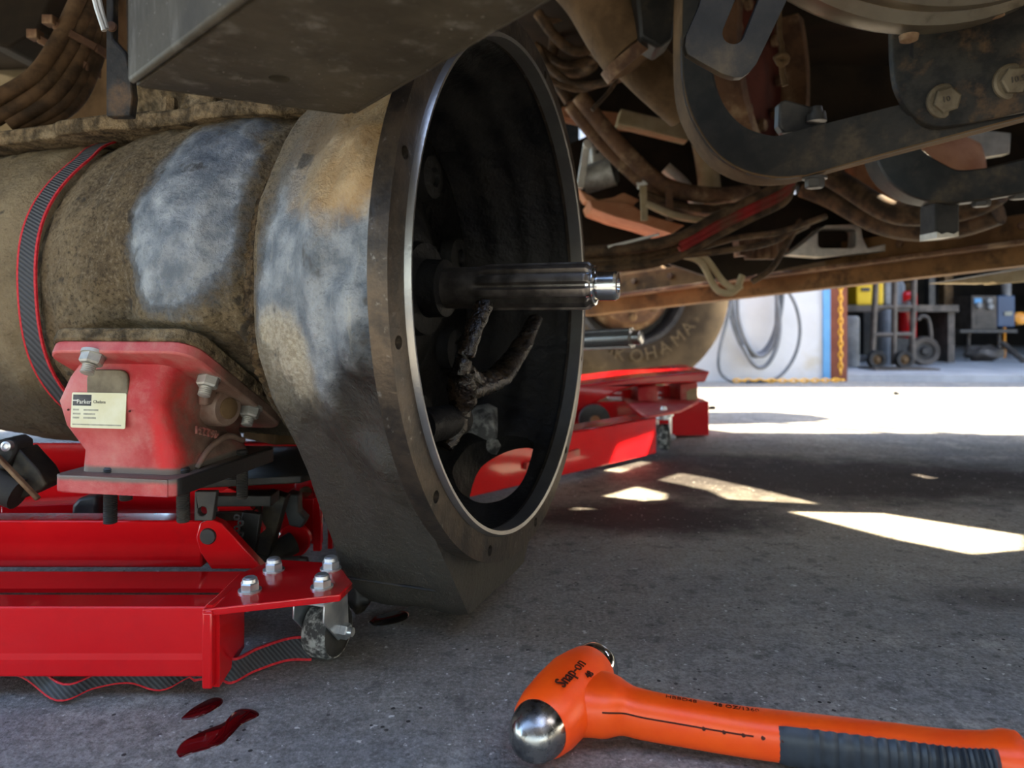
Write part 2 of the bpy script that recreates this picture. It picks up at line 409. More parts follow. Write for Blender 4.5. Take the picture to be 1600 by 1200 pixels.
# ------------------------------------------------------------------ pan added overhead as truck floor to cast shade, openings shaped for sun patches
ZP = 1.02
def up_to(px, py, z=ZP):
    p = gnd(px, py); return p + SUN * (z / SUN.z)
patches = [
    [(893,797),(930,780),(1000,759),(1050,771),(1044,797),(960,794)],
    [(1030,750),(1068,738),(1118,747),(1200,765),(1292,788),(1140,780),(1108,766)],
    [(1232,799),(1390,802),(1610,836),(1610,858),(1520,866),(1400,842)],
    [(930,733),(1000,714),(1026,722),(975,739)],
    [(1425,741),(1445,741),(1472,747),(1450,748)],
]
holes = []
for q in patches:
    h = [(up_to(*p).x, up_to(*p).y) for p in q]; holes.append(h)
pan = MB()
pan.plate([(-6.5,0.36),(3.0,0.36),(3.0,2.02),(1.05,2.12),(-6.5,2.10)], holes, (0,0,ZP), (1,0,0), (0,1,0), 0.012)
tag(pan.build('shade_floor_pan', M['underbody'], smooth=0, base=(0, 1, ZP)), 'dark pan added overhead as the truck floor, cut to cast the sun patches', 'floor pan')

# vehicle boxes added unseen behind the viewer to shade the ground and block sky
def parked(name, x0, x1, y0, y1, h, label, m):
    pt = thing(name, V(((x0+x1)/2, (y0+y1)/2, 0)), label, 'light blocker'); cy = (y0+y1)/2
    o = MB(); o.box(((x0+x1)/2, cy, (h+1.1)/2), (x1-x0, y1-y0, h-1.1)); o.build('blocker_box', M[m], pt, 30, bevel=0.03)
    o = MB(); o.box(((x0+x1)/2, cy, 1.02), (x1-x0-0.2, (y1-y0)*0.45, 0.16)); o.build('blocker_frame', M['dark_steel'], pt, 30)
    for x in (x0+1.0, x1-1.0):
        for y, k in ((y0+0.15, -1), (y1-0.15, 1)):
            o = MB(); o.lathe([(-0.13, 0.28), (-0.14, 0.47), (-0.11, 0.5), (0.11, 0.5), (0.14, 0.47), (0.13, 0.28), (0.05, 0.25), (0.05, 0.0)], V((x, y, 0.5)), (0, k, 0), 32); o.build('blocker_wheel', M['rubber'], pt, 40)
        o = MB(); o.box((x, cy, 0.72), (0.16, y1-y0-0.3, 0.44)); o.build('blocker_axle', M['dark_steel'], pt, 30)
parked('blocker_trailer', -7.0, 7.0, -5.0, -2.4, 4.0, 'long dark grey trailer box added out of view to block low sky light', 'grey_steel')
parked('blocker_van', 2.0, 7.4, -2.1, -0.15, 3.0, 'dark box van added out of view to keep sun off the near ground', 'grey_steel')
# unseen engine lump added beyond the right edge to block light from there
eb = thing('blocker_engine', V((2.2, 1.05, 0.24)), 'dark greasy engine block added beyond the right edge to block light under the truck', 'engine')
o = MB(); o.box((2.25, 1.05, 0.66), (0.7, 1.75, 0.72)); o.build('crankcase', M['underbody'], eb, 30, bevel=0.04)
o = MB(); o.box((2.25, 1.05, 0.26), (0.5, 0.9, 0.12)); o.build('sump', M['underbody'], eb, 30, bevel=0.03)
for k in range(6):
    o = MB(); o.hexa((1.90, 0.35 + 0.28*k, 0.45), (-1, 0, 0), 0.02, 0.015); o.build('block_bolt', M['rusty'], eb, 30)

# near-side frame rail added out of view, blocks frontal sky light on the right
nr = thing('blocker_frame_rail', V((1.7, 0.25, 0.52)), 'dark steel near-side frame rail added out of view to block sky light', 'frame rail')
o = MB(); o.box((1.72, 0.30, 0.66), (2.6, 0.012, 0.28)); o.build('rail_web', M['underbody'], nr, 30)
for z in (0.525, 0.795):
    o = MB(); o.box((1.72, 0.26, z), (2.6, 0.08, 0.012)); o.build('rail_flange', M['underbody'], nr, 30)
for x in (0.6, 1.7, 2.8):
    o = MB(); o.box((x, 0.40, 0.91), (0.10, 0.20, 0.24)); o.build('cab_mount', M['underbody'], nr, 30, bevel=0.01)
# ------------------------------------------------------------------ transmission (local frame: x forward along its shaft, y to the far side, z up)
TC = V((0.0089, 0.745, 0.3443)); TN = V((0.9392, -0.3434, 0.0)).normalized()
TR = math.atan2(TN.y, TN.x)
def TL(x, y, z): return TC + V((TN.x*x - TN.y*y, TN.y*x + TN.x*y, z))     # local to world
def smooth01(t): t = max(0.0, min(1.0, t)); return t*t*(3-2*t)
def interp(x, tab):
    if x <= tab[0][0]: return tab[0][1]
    for (a, b), (c, d) in zip(tab, tab[1:]):
        if x <= c: return b + (d-b)*smooth01((x-a)/(c-a))
    return tab[-1][1]
def hull(pts):
    pts = sorted(set(pts))
    def half(p):
        h = []
        for q in p:
            while len(h) >= 2 and (h[-1][0]-h[-2][0])*(q[1]-h[-2][1]) - (h[-1][1]-h[-2][1])*(q[0]-h[-2][0]) <= 0: h.pop()
            h.append(q)
        return h[:-1]
    return half(pts) + half(pts[::-1])
def ray_poly(poly, dx, dy):
    best = 0
    for i in range(len(poly)):
        (ax, ay), (bx, by) = poly[i], poly[(i+1) % len(poly)]
        ex, ey = bx-ax, by-ay; den = dx*ey - dy*ex
        if abs(den) < 1e-12: continue
        t = (ax*ey - ay*ex)/den; u = (ax*dy - ay*dx)/den
        if t > best and -1e-9 <= u <= 1+1e-9: best = t
    return best
def vnoise(x, y, z):                                    # cheap smooth noise in [-1,1]
    from mathutils import noise as _n
    return _n.noise(V((x, y, z)))

def case_material():
    g = NG('cast_case')
    n1 = g.noise(9, 8, 0.65); n2 = g.noise(40, 8, 0.7); n3 = g.noise(160, 6, 0.7); n4 = g.noise(230, 4, 0.7)
    alu = g.mix(g.ramp(n2, 0.35, 0.7), (0.13, 0.146, 0.165), (0.36, 0.37, 0.375))
    tan = g.mix(g.ramp(n1, 0.3, 0.7), (0.185, 0.130, 0.068), (0.36, 0.27, 0.155))
    tan = g.mix(g.math('MULTIPLY', g.ramp(n2, 0.42, 0.66), 0.55), tan, (0.080, 0.058, 0.034))
    ochre = g.mix(g.ramp(n2, 0.35, 0.7), (0.36, 0.21, 0.075), (0.46, 0.31, 0.14))
    tan = g.mix(g.math('MULTIPLY', g.ramp(n4, 0.52, 0.64), 0.65), tan, (0.050, 0.036, 0.020))
    tan = g.mix(g.math('MULTIPLY', g.ramp(n4, 0.46, 0.36), 0.5), tan, (0.42, 0.335, 0.215))
    alu = g.mix(g.math('MULTIPLY', g.ramp(n3, 0.55, 0.68), 0.6), alu, (0.085, 0.092, 0.10))
    # wiped bare metal: one big patch on the gear case, the flank of the bell
    bare1 = g.blob((-0.262, -0.20, 0.075), 0.080, 0.22, 1.0, 16, (1.25, 0.3, 0.66))
    bare2 = g.blob((-0.085, -0.24, -0.005), 0.125, 0.22, 0.9, 14, (1.5, 0.3, 0.9))
    bare3 = g.blob((-0.05, -0.24, -0.03), 0.10, 0.22, 0.9, 14, (1.2, 0.3, 0.7))
    bare = g.math('MAXIMUM', bare1, g.math('MAXIMUM', bare2, bare3))
    col = g.mix(bare, tan, alu)
    col = g.mix(g.math('MULTIPLY', g.blob((-0.055, -0.21, 0.115), 0.080, 0.35, 1.2, 13, (1, 0.3, 1.0)), 0.85), col, ochre)
    ldust = g.mix(g.ramp(n4, 0.4, 0.6), (0.30, 0.245, 0.165), (0.44, 0.38, 0.28))
    col = g.mix(g.math('MULTIPLY', g.blob((-0.135, -0.22, -0.085), 0.052, 0.3, 1.0, 16, (1.1, 0.3, 0.8)), 0.9), col, ldust)
    col = g.mix(g.math('MULTIPLY', g.blob((-0.125, -0.2, 0.12), 0.05, 0.5, 1.0, 14, (0.9, 0.3, 0.8)), 0.5), col, (0.20, 0.17, 0.13))
    # streaks
    mp = g.n('ShaderNodeMapping'); g.link(g.tc, mp.inputs[0]); mp.inputs['Scale'].default_value = (70, 10, 10)
    col = g.mix(g.math('MULTIPLY', g.ramp(g.noise(1.0, 5, 0.7, mp.outputs[0]), 0.60, 0.72), 0.35), col, (0.50, 0.47, 0.40))
    # oil soaked lower bell
    xyz = g.sep()
    zz = g.math('ADD', xyz[2], g.math('MULTIPLY', g.math('SUBTRACT', g.noise(10, 5), 0.5), 0.12))
    zz = g.math('SUBTRACT', zz, g.math('MULTIPLY', xyz[0], 0.62))
    low = g.math('MULTIPLY', g.ramp(g.math('MULTIPLY', zz, -1.0), 0.015, 0.055), g.ramp(xyz[0], -0.168, -0.150))
    oil = g.mix(g.ramp(n2, 0.35, 0.65), (0.011, 0.0105, 0.010), (0.030, 0.027, 0.022))
    col = g.mix(low, col, oil)
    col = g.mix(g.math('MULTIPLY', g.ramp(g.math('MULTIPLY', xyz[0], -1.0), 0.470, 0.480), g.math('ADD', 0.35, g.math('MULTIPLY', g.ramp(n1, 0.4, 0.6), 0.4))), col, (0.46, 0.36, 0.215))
    # darker towards the belly of the cases
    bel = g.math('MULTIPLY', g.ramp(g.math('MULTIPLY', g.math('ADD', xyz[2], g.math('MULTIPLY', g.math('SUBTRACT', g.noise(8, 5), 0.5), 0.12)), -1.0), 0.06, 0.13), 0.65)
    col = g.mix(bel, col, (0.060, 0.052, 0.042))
    # scattered dark pits
    col = g.mix(g.math('MULTIPLY', g.ramp(g.noise(26, 3), 0.64, 0.70), 0.75), col, (0.055, 0.048, 0.040))
    rr = g.n('ShaderNodeMapRange'); g.link(bare, rr.inputs['Value']); rr.inputs['To Min'].default_value = 0.88; rr.inputs['To Max'].default_value = 0.46
    ro = g.math('SUBTRACT', rr.outputs[0], g.math('MULTIPLY', low, 0.42))
    g.set(col, ro, g.math('MULTIPLY', bare, 0.35), 0.28)
    crust = g.math('MULTIPLY', g.math('ADD', g.noise(48, 8, 0.7), g.math('MULTIPLY', g.noise(170, 6, 0.7), 0.8)), g.math('SUBTRACT', 1.0, g.math('MULTIPLY', g.math('MAXIMUM', bare, low), 0.8)))
    b = g.bump(crust, 1.0, 0.012); g.bump(n3, 0.5, 0.002, b)
    return g.m
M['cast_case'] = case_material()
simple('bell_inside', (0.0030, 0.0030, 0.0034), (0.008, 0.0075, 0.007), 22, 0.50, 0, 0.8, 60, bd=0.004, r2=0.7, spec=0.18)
simple('boss_grey', (0.03, 0.03, 0.03), (0.20, 0.20, 0.19), 60, 0.6, 0.2, 0.4, 120, lo=0.40, hi=0.62)
g_ = NG('flange_metal')
c_ = g_.mix(g_.ramp(g_.noise(30, 8, 0.7), 0.35, 0.65), (0.030, 0.026, 0.023), (0.085, 0.064, 0.046))
c_ = g_.mix(g_.math('MULTIPLY', g_.ramp(g_.noise(90, 5, 0.7), 0.60, 0.70), 0.6), c_, (0.26, 0.245, 0.22))
g_.set(c_, 0.36, 0.65); g_.bump(g_.noise(120, 5), 0.4, 0.0015); M['flange_metal'] = g_.m

trans = thing('transmission', TC, 'large removed truck transmission with open bell housing, dusty grey and tan casting', 'transmission', world=False, rz=TR)
# section radius of the castings
R_BELL = [(0.010, 0.262), (0.035, 0.257), (0.075, 0.243), (0.115, 0.228), (0.155, 0.218), (0.166, 0.210), (0.176, 0.192), (0.188, 0.174), (0.196, 0.170)]
R_CASE = [(0.188, 0.163), (0.195, 0.176), (0.208, 0.190), (0.240, 0.200), (0.290, 0.202), (0.350, 0.199), (0.410, 0.193), (0.450, 0.184), (0.466, 0.174), (0.474, 0.163)]
R_REAR = [(0.474, 0.160), (0.492, 0.178), (0.52, 0.188), (0.60, 0.190), (0.80, 0.180), (0.85, 0.15)]
def flat(r, phi, ph0, d):
    c = math.cos(phi - ph0)
    return min(r, d/c) if c > 0.3 else r
def shell(tab, s0, s1, ns, nphi, rf, sink=0.0, skip=None):
    fs, gone, kept = [], set(), set()
    par = [(s0 + (s1-s0)*i/ns, 2*PI*k/nphi) for i in range(ns+1) for k in range(nphi)]
    for i in range(ns):
        s = s0 + (s1-s0)*(i+0.5)/ns
        for k in range(nphi):
            q = (i*nphi+k, i*nphi+(k+1) % nphi, (i+1)*nphi+(k+1) % nphi, (i+1)*nphi+k)
            if skip and skip(s, 2*PI*(k+0.5)/nphi): gone.update(q); continue
            fs.append(q); kept.update(q)
    for j in gone & kept: par[j] = snap(*par[j])            # pull the border of the opening onto its outline
    vs = []; secs = {}
    for j, (s, ph) in enumerate(par):
        if s not in secs: secs[s] = rf(s)
        r = secs[s](ph) - sink
        vs.append(V((-s, -r*math.cos(ph), r*math.sin(ph))))
    return vs, fs
def bell_sec(s, inner=False):
    rc = interp(s, R_BELL)
    w_ = smooth01((s-0.018)/0.005) * (1 - smooth01((s-0.150)/0.010))
    circ = [(rc*math.cos(2*PI*i/96), rc*math.sin(2*PI*i/96)) for i in range(96)]
    foot = [(-0.080, -0.314), (0.080, -0.314), (-0.098, -0.287), (0.098, -0.287)]
    poly = hull(circ + foot) if w_ > 0.01 else None
    def f(ph):
        dx, dy = -math.cos(ph), math.sin(ph)             # y, z
        r = rc
        if poly and dy < 0 and not inner: r = rc + (ray_poly(poly, dx, dy) - rc) * w_
        if not inner:
            y, z = -r*math.cos(ph), r*math.sin(ph)
            # pockets and ribs cast behind the flange, shallow dents on the flank
            up_k = smooth01((dy+0.82)/0.2)
            pk = smooth01(0.5+0.9*math.sin(ph*12+0.4)+0.35*vnoise(ph*3, s*20, 2))
            r += up_k*(0.013*(1-pk) - 0.007)*math.exp(-((s-0.046)/0.020)**2)
            r += up_k*0.006*math.exp(-((s-0.085)/0.02)**2) * (0.5+0.5*math.sin(ph*5+1.2))
            r += 0.0040*vnoise(s*22, math.cos(ph)*3.2+5, math.sin(ph)*3.2) + 0.0012*vnoise(s*90, math.cos(ph)*14, math.sin(ph)*14)
        return r
    return f
# hand hole in the lower far wall of the bell
HP = [(0.034,236),(0.032,246),(0.036,253),(0.045,259),(0.060,264.5),(0.078,263),(0.094,259),(0.105,254.5),(0.108,249),(0.106,241),(0.094,236),(0.078,232.5),(0.060,230.5),(0.045,229.5),(0.037,231)]
HP = [(p.x, math.radians(p.y)) for p in catmull([(a, b, 0) for a, b in HP + HP[:1]], 4)][:-1]
def hole(s, ph):
    c = False; n_ = len(HP)
    for i in range(n_):
        (x1, y1), (x2, y2) = HP[i], HP[(i+1) % n_]
        if (y1 > ph) != (y2 > ph) and s < (x2-x1)*(ph-y1)/(y2-y1) + x1: c = not c
    return c
def snap(s, ph):
    best = None
    for i in range(len(HP)):
        (x1, y1), (x2, y2) = HP[i], HP[(i+1) % len(HP)]
        ex, ey = x2-x1, (y2-y1)*0.24; wx, wy = s-x1, (ph-y1)*0.24
        t = max(0, min(1, (wx*ex + wy*ey)/(ex*ex + ey*ey + 1e-12)))
        d = (wx-ex*t)**2 + (wy-ey*t)**2
        if best is None or d < best[0]: best = (d, x1 + (x2-x1)*t, y1 + (y2-y1)*t)
    return best[1], best[2]
bv, bf = shell(None, 0.010, 0.196, 68, 200, bell_sec, skip=hole)
o = MB(); o.add(bv, bf)
ob = o.build('bell_housing', M['cast_case'], trans, 60)
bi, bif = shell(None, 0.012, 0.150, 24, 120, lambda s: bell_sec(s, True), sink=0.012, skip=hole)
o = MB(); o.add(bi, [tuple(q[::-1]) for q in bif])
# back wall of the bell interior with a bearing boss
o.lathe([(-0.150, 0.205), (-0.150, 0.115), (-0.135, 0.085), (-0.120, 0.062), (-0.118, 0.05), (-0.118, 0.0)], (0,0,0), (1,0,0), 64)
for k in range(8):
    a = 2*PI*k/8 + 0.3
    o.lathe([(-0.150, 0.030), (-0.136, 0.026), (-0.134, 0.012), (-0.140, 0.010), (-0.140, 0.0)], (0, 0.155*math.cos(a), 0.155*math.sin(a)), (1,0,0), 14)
ob = o.build('bell_interior', M['bell_inside'], trans, 50); ob['label'] = 'near black inside of the bell'
# edge of the hand hole
o = MB(); q0, q1 = [], []
for (s_, p_) in HP:
    r0, r1 = bell_sec(s_, True)(p_) - 0.0125, bell_sec(s_)(p_) + 0.0005
    for L_, r in ((q0, r0), (q1, r1)): L_.append(V((-s_, -r*math.cos(p_), r*math.sin(p_))))
o.loft([q0, q1], cap=False); o.build('hand_hole_rim', M['bell_inside'], trans, 60)
# flange ring with its bolt holes
ri, ro_ = 0.2455, 0.2735
outer = [(ro_*math.cos(2*PI*i/120), ro_*math.sin(2*PI*i/120)) for i in range(120)]
inner = [(ri*math.cos(2*PI*i/120), ri*math.sin(2*PI*i/120)) for i in range(120)]
hl = []
for k in range(12):
    a = math.radians(15 + 30*k - 4); cx, cy = 0.2625*math.cos(a), 0.2625*math.sin(a)
    hl.append([(cx + 0.0052*math.cos(2*PI*j/14), cy + 0.0052*math.sin(2*PI*j/14)) for j in range(14)])
o = MB(); o.plate(outer, [inner] + hl, (-0.016, 0, 0), (0,1,0), (0,0,1), 0.016)
fo = o.build('bell_flange', M['flange_metal'], trans, 35); fo['label'] = 'machined steel bolt flange round the bell mouth'
o = MB(); o.ring([(-0.012, 0.2440), (0.0035, 0.2440), (0.0045, 0.2475), (0.0005, 0.2500), (-0.012, 0.2500)], (0,0,0), (1,0,0), 120)
l_ = o.build('pilot_lip', M['lip_steel'], fo, 35)
for k in range(12):                                        # dark threaded bottoms of the holes
    a = math.radians(15 + 30*k - 4)
    o = MB(); o.lathe([(-0.0155, 0.0052), (-0.006, 0.0050), (-0.0075, 0.0035), (-0.0060, 0.0)], (0, 0.2625*math.cos(a), 0.2625*math.sin(a)), (1,0,0), 12)
    o.build('hole_insert', M['zinc'] if k in (7, 8, 9, 6) else M['dark_steel'], fo, 40)
# gear case and rear case
def case_sec(s):
    rc = interp(s, R_CASE)
    def f(ph):
        p = ph if ph < PI else ph - 2*PI
        r = rc
        k = smooth01((s-0.20)/0.02)*(1-smooth01((s-0.41)/0.03))
        rf = flat(r, p, math.radians(-58), 0.135); r = r + (rf-r)*k
        r = flat(r, p, math.radians(-122), 0.165)
        r = flat(r, p, math.radians(90), 0.180)
        # hollow low on the flank and ridges either side
        r -= 0.016*math.exp(-((s-0.335)/0.025)**2 - ((math.degrees(p)+10)/16)**2)
        r += 0.008*math.exp(-((s-0.265)/0.035)**2 - ((math.degrees(p)-14)/34)**2)
        r -= 0.006*math.exp(-((s-0.212)/0.016)**2 - ((math.degrees(p)+20)/22)**2)
        r += 0.0028*vnoise(s*26, math.cos(ph)*4, math.sin(ph)*4) + 0.0016*vnoise(s*80+9, math.cos(ph)*16, math.sin(ph)*16) + 0.0013*vnoise(s*170, math.cos(ph)*34, math.sin(ph)*34)*(1 if math.degrees(p) < 4 else 0.35)
        return r
    return f
def rear_sec(s):
    rc = interp(s, R_REAR)
    def f(ph):
        p = ph if ph < PI else ph - 2*PI
        r = flat(rc, p, math.radians(90), 0.172)
        return r + 0.003*vnoise(s*20, math.cos(ph)*4+3, math.sin(ph)*4) + 0.0022*vnoise(s*75+9, math.cos(ph)*14, math.sin(ph)*14)
    return f
cv, cf = shell(None, 0.188, 0.474, 140, 420, case_sec)
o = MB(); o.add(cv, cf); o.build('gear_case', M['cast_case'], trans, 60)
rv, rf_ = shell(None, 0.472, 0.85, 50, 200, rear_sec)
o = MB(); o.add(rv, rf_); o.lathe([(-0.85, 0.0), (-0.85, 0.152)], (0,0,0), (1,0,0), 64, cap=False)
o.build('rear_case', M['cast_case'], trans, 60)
# mating flange ribs between the castings
o = MB(); o.ring([(-0.4745, 0.150), (-0.4745, 0.172), (-0.4685, 0.172), (-0.4685, 0.150)], (0,0,0), (1,0,0), 120); o.build('case_joint', M['mud'], trans, 35)
o = MB(); rings = []
for i in range(241):                                       # caked mud in the waist between bell and gear case
    ph = math.radians(-75 + 170*i/240); ring = []
    for k in range(10):
        t = 2*PI*k/10; rr = 0.0105*(1 + 0.55*vnoise(ph*9, k*0.9, 1) + 0.35*vnoise(ph*34, k*1.7, 4))
        ring.append(V((-0.192 + rr*1.15*math.cos(t), -(0.1735 + rr*0.9*math.sin(t))*math.cos(ph), (0.1735 + rr*0.9*math.sin(t))*math.sin(ph))))
    rings.append(ring)
o.loft(rings); o.build('mud_seam', M['wet_mud'], trans, 80)
# top cover, its lip, bolts and caked mud
o = MB()
pts = [(-0.80, -0.118), (-0.52, -0.120), (-0.50, -0.128), (-0.43, -0.128), (-0.41, -0.118), (-0.33, -0.116), (-0.31, -0.124), (-0.25, -0.122), (-0.20, -0.108), (-0.165, -0.080), (-0.165, 0.10), (-0.80, 0.11)]
o.plate(pts, [], (0,0,0.172), (1,0,0), (0,1,0), 0.016); o.build('top_cover', M['mud'], trans, 35, bevel=0.003)
o = MB(); o.box((-0.36, 0.03, 0.235), (0.30, 0.16, 0.10)); o.build('shift_housing', M['mud'], trans, 35, bevel=0.012)
for (x, y) in ((-0.362, -0.106),):
    o = MB(); o.hexa((x, y, 0.188), (0,0,1), 0.008, 0.016, 0.3); o.build('cover_bolt', M['mud'], trans, 30)
def clod(c, r, sc, seed, name, m, parent, n=14):
    o = MB(); rings = []
    for i in range(n+1):
        t = PI*i/n; ring = []
        for k in range(n*2):
            p = PI*k/n
            d = V((math.sin(t)*math.cos(p), math.sin(t)*math.sin(p), math.cos(t)))
            rr = r*(1 + 0.35*vnoise(d.x*2+seed, d.y*2, d.z*2) + 0.15*vnoise(d.x*6+seed, d.y*6, d.z*6))
            ring.append(V(c) + V((d.x*sc[0], d.y*sc[1], d.z*sc[2]))*rr)
        rings.append(ring)
    o.loft(rings, cap=False); return o.build(name, m, parent, 60)
clod((-0.318, -0.10, 0.194), 0.018, (1.9, 0.8, 0.8), 3, 'mud_clod', M['mud'], trans)
clod((-0.40, -0.10, 0.190), 0.010, (2.4, 0.8, 0.5), 5, 'mud_clod', M['mud'], trans)
clod((-0.24, -0.085, 0.190), 0.014, (2.4, 1.0, 0.6), 11, 'mud_clod', M['mud'], trans)
clod((-0.285, -0.10, 0.194), 0.010, (1.4, 0.8, 0.9), 8, 'mud_clod', M['mud'], trans)
# input shaft: smooth journal, ten straight splines, pilot tip
sh = MB(); rings = []
n = 120
def spl(x, t):
    k = smooth01((x - (-0.048))/0.016) * 1.0
    c = (t*10/(2*PI)) % 1.0
    tooth = smooth01((0.5 - abs(c-0.5))/0.5*4.2 - 0.9)
    end = smooth01((0.0785 - x)/0.006)
    r0, rsm = 0.0200, 0.0222
    return rsm*(1-k) + k*(r0 + (0.0243 - r0)*tooth*max(end, 0.15))
xs = [-0.125, -0.06, -0.05] + [-0.048 + 0.002*i for i in range(9)] + [-0.02, 0.0, 0.03, 0.06, 0.069, 0.0715, 0.073, 0.0745, 0.076, 0.0775, 0.079]
for x in xs:
    rings.append([V((x, spl(x, 2*PI*k/n)*math.cos(2*PI*k/n), spl(x, 2*PI*k/n)*math.sin(2*PI*k/n))) for k in range(n)])
sh.loft(rings); shaft = sh.build('input_shaft', M['oily_steel'], trans, 40); shaft['label'] = 'oily splined input shaft'
o = MB(); o.lathe([(0.074, 0.0205), (0.0800, 0.0195), (0.0815, 0.0150), (0.0830, 0.0138), (0.0840, 0.0152), (0.1000, 0.0152), (0.1025, 0.0134), (0.1027, 0.0075), (0.0995, 0.0065), (0.0990, 0.0)], (0,0,0), (1,0,0), 40)
p_ = o.build('pilot_tip', M['chrome'], shaft, 35); p_['label'] = 'bright ground pilot tip of the shaft'
o = MB(); o.lathe([(-0.118, 0.052), (-0.108, 0.050), (-0.106, 0.032), (-0.085, 0.031), (-0.083, 0.024), (-0.083, 0.021)], (0,0,0), (1,0,0), 40); o.build('bearing_retainer', M['bell_inside'], trans, 35)
# release fork: greasy yoke on a cross shaft low in the bell
def limb(path, r, flatk, name, m, parent, seed=0):
    pts = catmull(path, 8); m_ = len(pts); o = MB(); rings = []
    rs = [interp(i/(m_-1), [(j/(len(r)-1), r[j]) for j in range(len(r))]) for i in range(m_)]
    for i, p in enumerate(pts):
        d = (pts[min(i+1, m_-1)] - pts[max(i-1, 0)]).normalized(); a, u, x = frame(d)
        rings.append([p + (u*math.cos(2*PI*k/16) + x*math.sin(2*PI*k/16)*flatk)*rs[i]*(1 + 0.22*vnoise(i*0.35+seed, k*0.8, seed)) for k in range(16)])
    o.loft(rings); return o.build(name, m, parent, 70)
def lp(px, py, x):                                         # pixel at a given distance along the shaft axis -> local coordinates
    d = V(((px-800)/F, 1, -(py-HOR)/F)); c = V((0,0,CH)) - TC
    t = (x - TN.dot(c)) / TN.dot(d); q = c + d*t
    return V((TN.dot(q), V((-TN.y, TN.x, 0)).dot(q), q.z))
fork = limb([lp(757, 474, -0.030), lp(738, 520, -0.034), lp(722, 575, -0.040), lp(722, 610, -0.045)], [0.010, 0.011, 0.012, 0.015], 0.7, 'release_fork', M['grease'], trans, 1)
limb([lp(836, 498, -0.040), lp(812, 545, -0.042), lp(775, 592, -0.045), lp(722, 612, -0.045)], [0.010, 0.013, 0.016, 0.016], 0.7, 'fork_arm', M['grease'], fork, 4)
limb([lp(722, 606, -0.045), lp(722, 640, -0.050), lp(712, 668, -0.055), lp(694, 698, -0.06)], [0.016, 0.013, 0.013, 0.010], 0.7, 'fork_stem', M['grease'], fork, 7)
o = MB(); o.tube([lp(655, 668, -0.06), lp(716, 655, -0.06)], 0.017, 20); o.build('cross_shaft', M['bell_inside'], fork, 40)
limb([lp(722, 580, -0.043), lp(745, 596, -0.044), lp(770, 590, -0.044)], [0.012, 0.012, 0.012], 0.8, 'fork_web', M['grease'], fork, 9)
# grey boss seen over the hand hole
o = MB(); bp_ = lp(782, 668, -0.085); o.lathe([(-0.055, 0.036), (-0.010, 0.034), (0.0, 0.026), (0.0, 0.0)], bp_, (1,0.1,0.25), 32)
q_ = o.build('pump_boss', M['boss_grey'], trans, 40); q_['label'] = 'bare grey boss low inside the bell'
# drain nub and glinting plug under the foot
clod((-0.150, -0.075, -0.312), 0.017, (1.0, 0.9, 0.9), 2, 'drain_boss', M['black_paint'], trans)
o = MB(); o.hexa((-0.115, -0.055, -0.310), (0,0,-1), 0.010, 0.010); o.build('drain_plug', M['zinc'], trans, 30)
# lower lip cast across the foot of the bell
o = MB(); o.bar((-0.148, -0.0980, -0.287), (-0.026, -0.0980, -0.287), 0.004, 0.003); o.build('foot_rib', M['black_paint'], trans, 35, bevel=0.0015)

# ------------------------------------------------------------------ power take-off bolted under the gear case (same local frame)
def pto_material():
    g = NG('pto_red')
    n2 = g.noise(30, 8, 0.7); xyz = g.sep()
    red = g.mix(g.ramp(g.noise(14, 6), 0.35, 0.65), (0.40, 0.012, 0.018), (0.52, 0.12, 0.11))
    red = g.mix(g.math('MULTIPLY', g.ramp(n2, 0.45, 0.75), 0.6), red, (0.50, 0.22, 0.18))
    fresh = g.blob((-0.238, -0.195, -0.120), 0.030, 0.5, 0.9, 30, (1.6, 0.5, 0.55))
    red = g.mix(fresh, red, (0.60, 0.008, 0.012))
    geo = g.n('ShaderNodeNewGeometry')
    dustc = g.mix(g.ramp(n2, 0.35, 0.65), (0.12, 0.088, 0.060), (0.20, 0.155, 0.115))
    d1 = g.math('MULTIPLY', g.blob((-0.215, -0.12, -0.105), 0.078, 0.4, 0.9, 24, (1.7, 0.75, 1.0)), 0.92)
    col = g.mix(d1, red, dustc)
    # dust lying on the ledge, rim of the mounting flange
    col = g.mix(g.math('MULTIPLY', g.blob((-0.27, -0.13, -0.154), 0.006, 0.5, 0.6, 60, (0.02, 0.02, 1.0)), 0.95), col, (0.14, 0.12, 0.10))
    blk = g.math('MULTIPLY', g.ramp(xyz[0], -0.2210, -0.2195), g.ramp(g.math('MULTIPLY', xyz[2], -1.0), 0.153, 0.155))
    col = g.mix(blk, col, (0.022, 0.021, 0.020))
    g.set(col, 0.50, 0.0, 0.4)
    b = g.bump(g.noise(70, 6), 0.35, 0.002); g.bump(g.noise(300, 3), 0.3, 0.0008, b)
    return g.m
M['pto_red'] = pto_material()
simple('cast_red', (0.20, 0.10, 0.075), (0.34, 0.10, 0.085), 90, 0.7, 0, 0.3, 150)
pto = thing('power_takeoff', TL(-0.27, -0.13, -0.17), 'dusty red gearbox with a cream data plate bolted under the transmission', 'gearbox', world=False, rz=TR)
rp_ = math.radians(10)
pto.rotation_euler = (0, 0, TR + rp_)
pto.location = TL(-0.243 + 0.218*math.cos(rp_) - 0.214*math.sin(rp_), -0.213 + 0.218*math.sin(rp_) + 0.214*math.cos(rp_), -0.0195)
SL = 0.533
def zt(y): return -0.045 + SL*(-0.20 - y)*-1*-1 if False else -0.045 - SL*(0.20 + y)       # mounting plane height at lateral y
nu = V((0, -SL, -1)).normalized()                          # points away from the case (down and near)
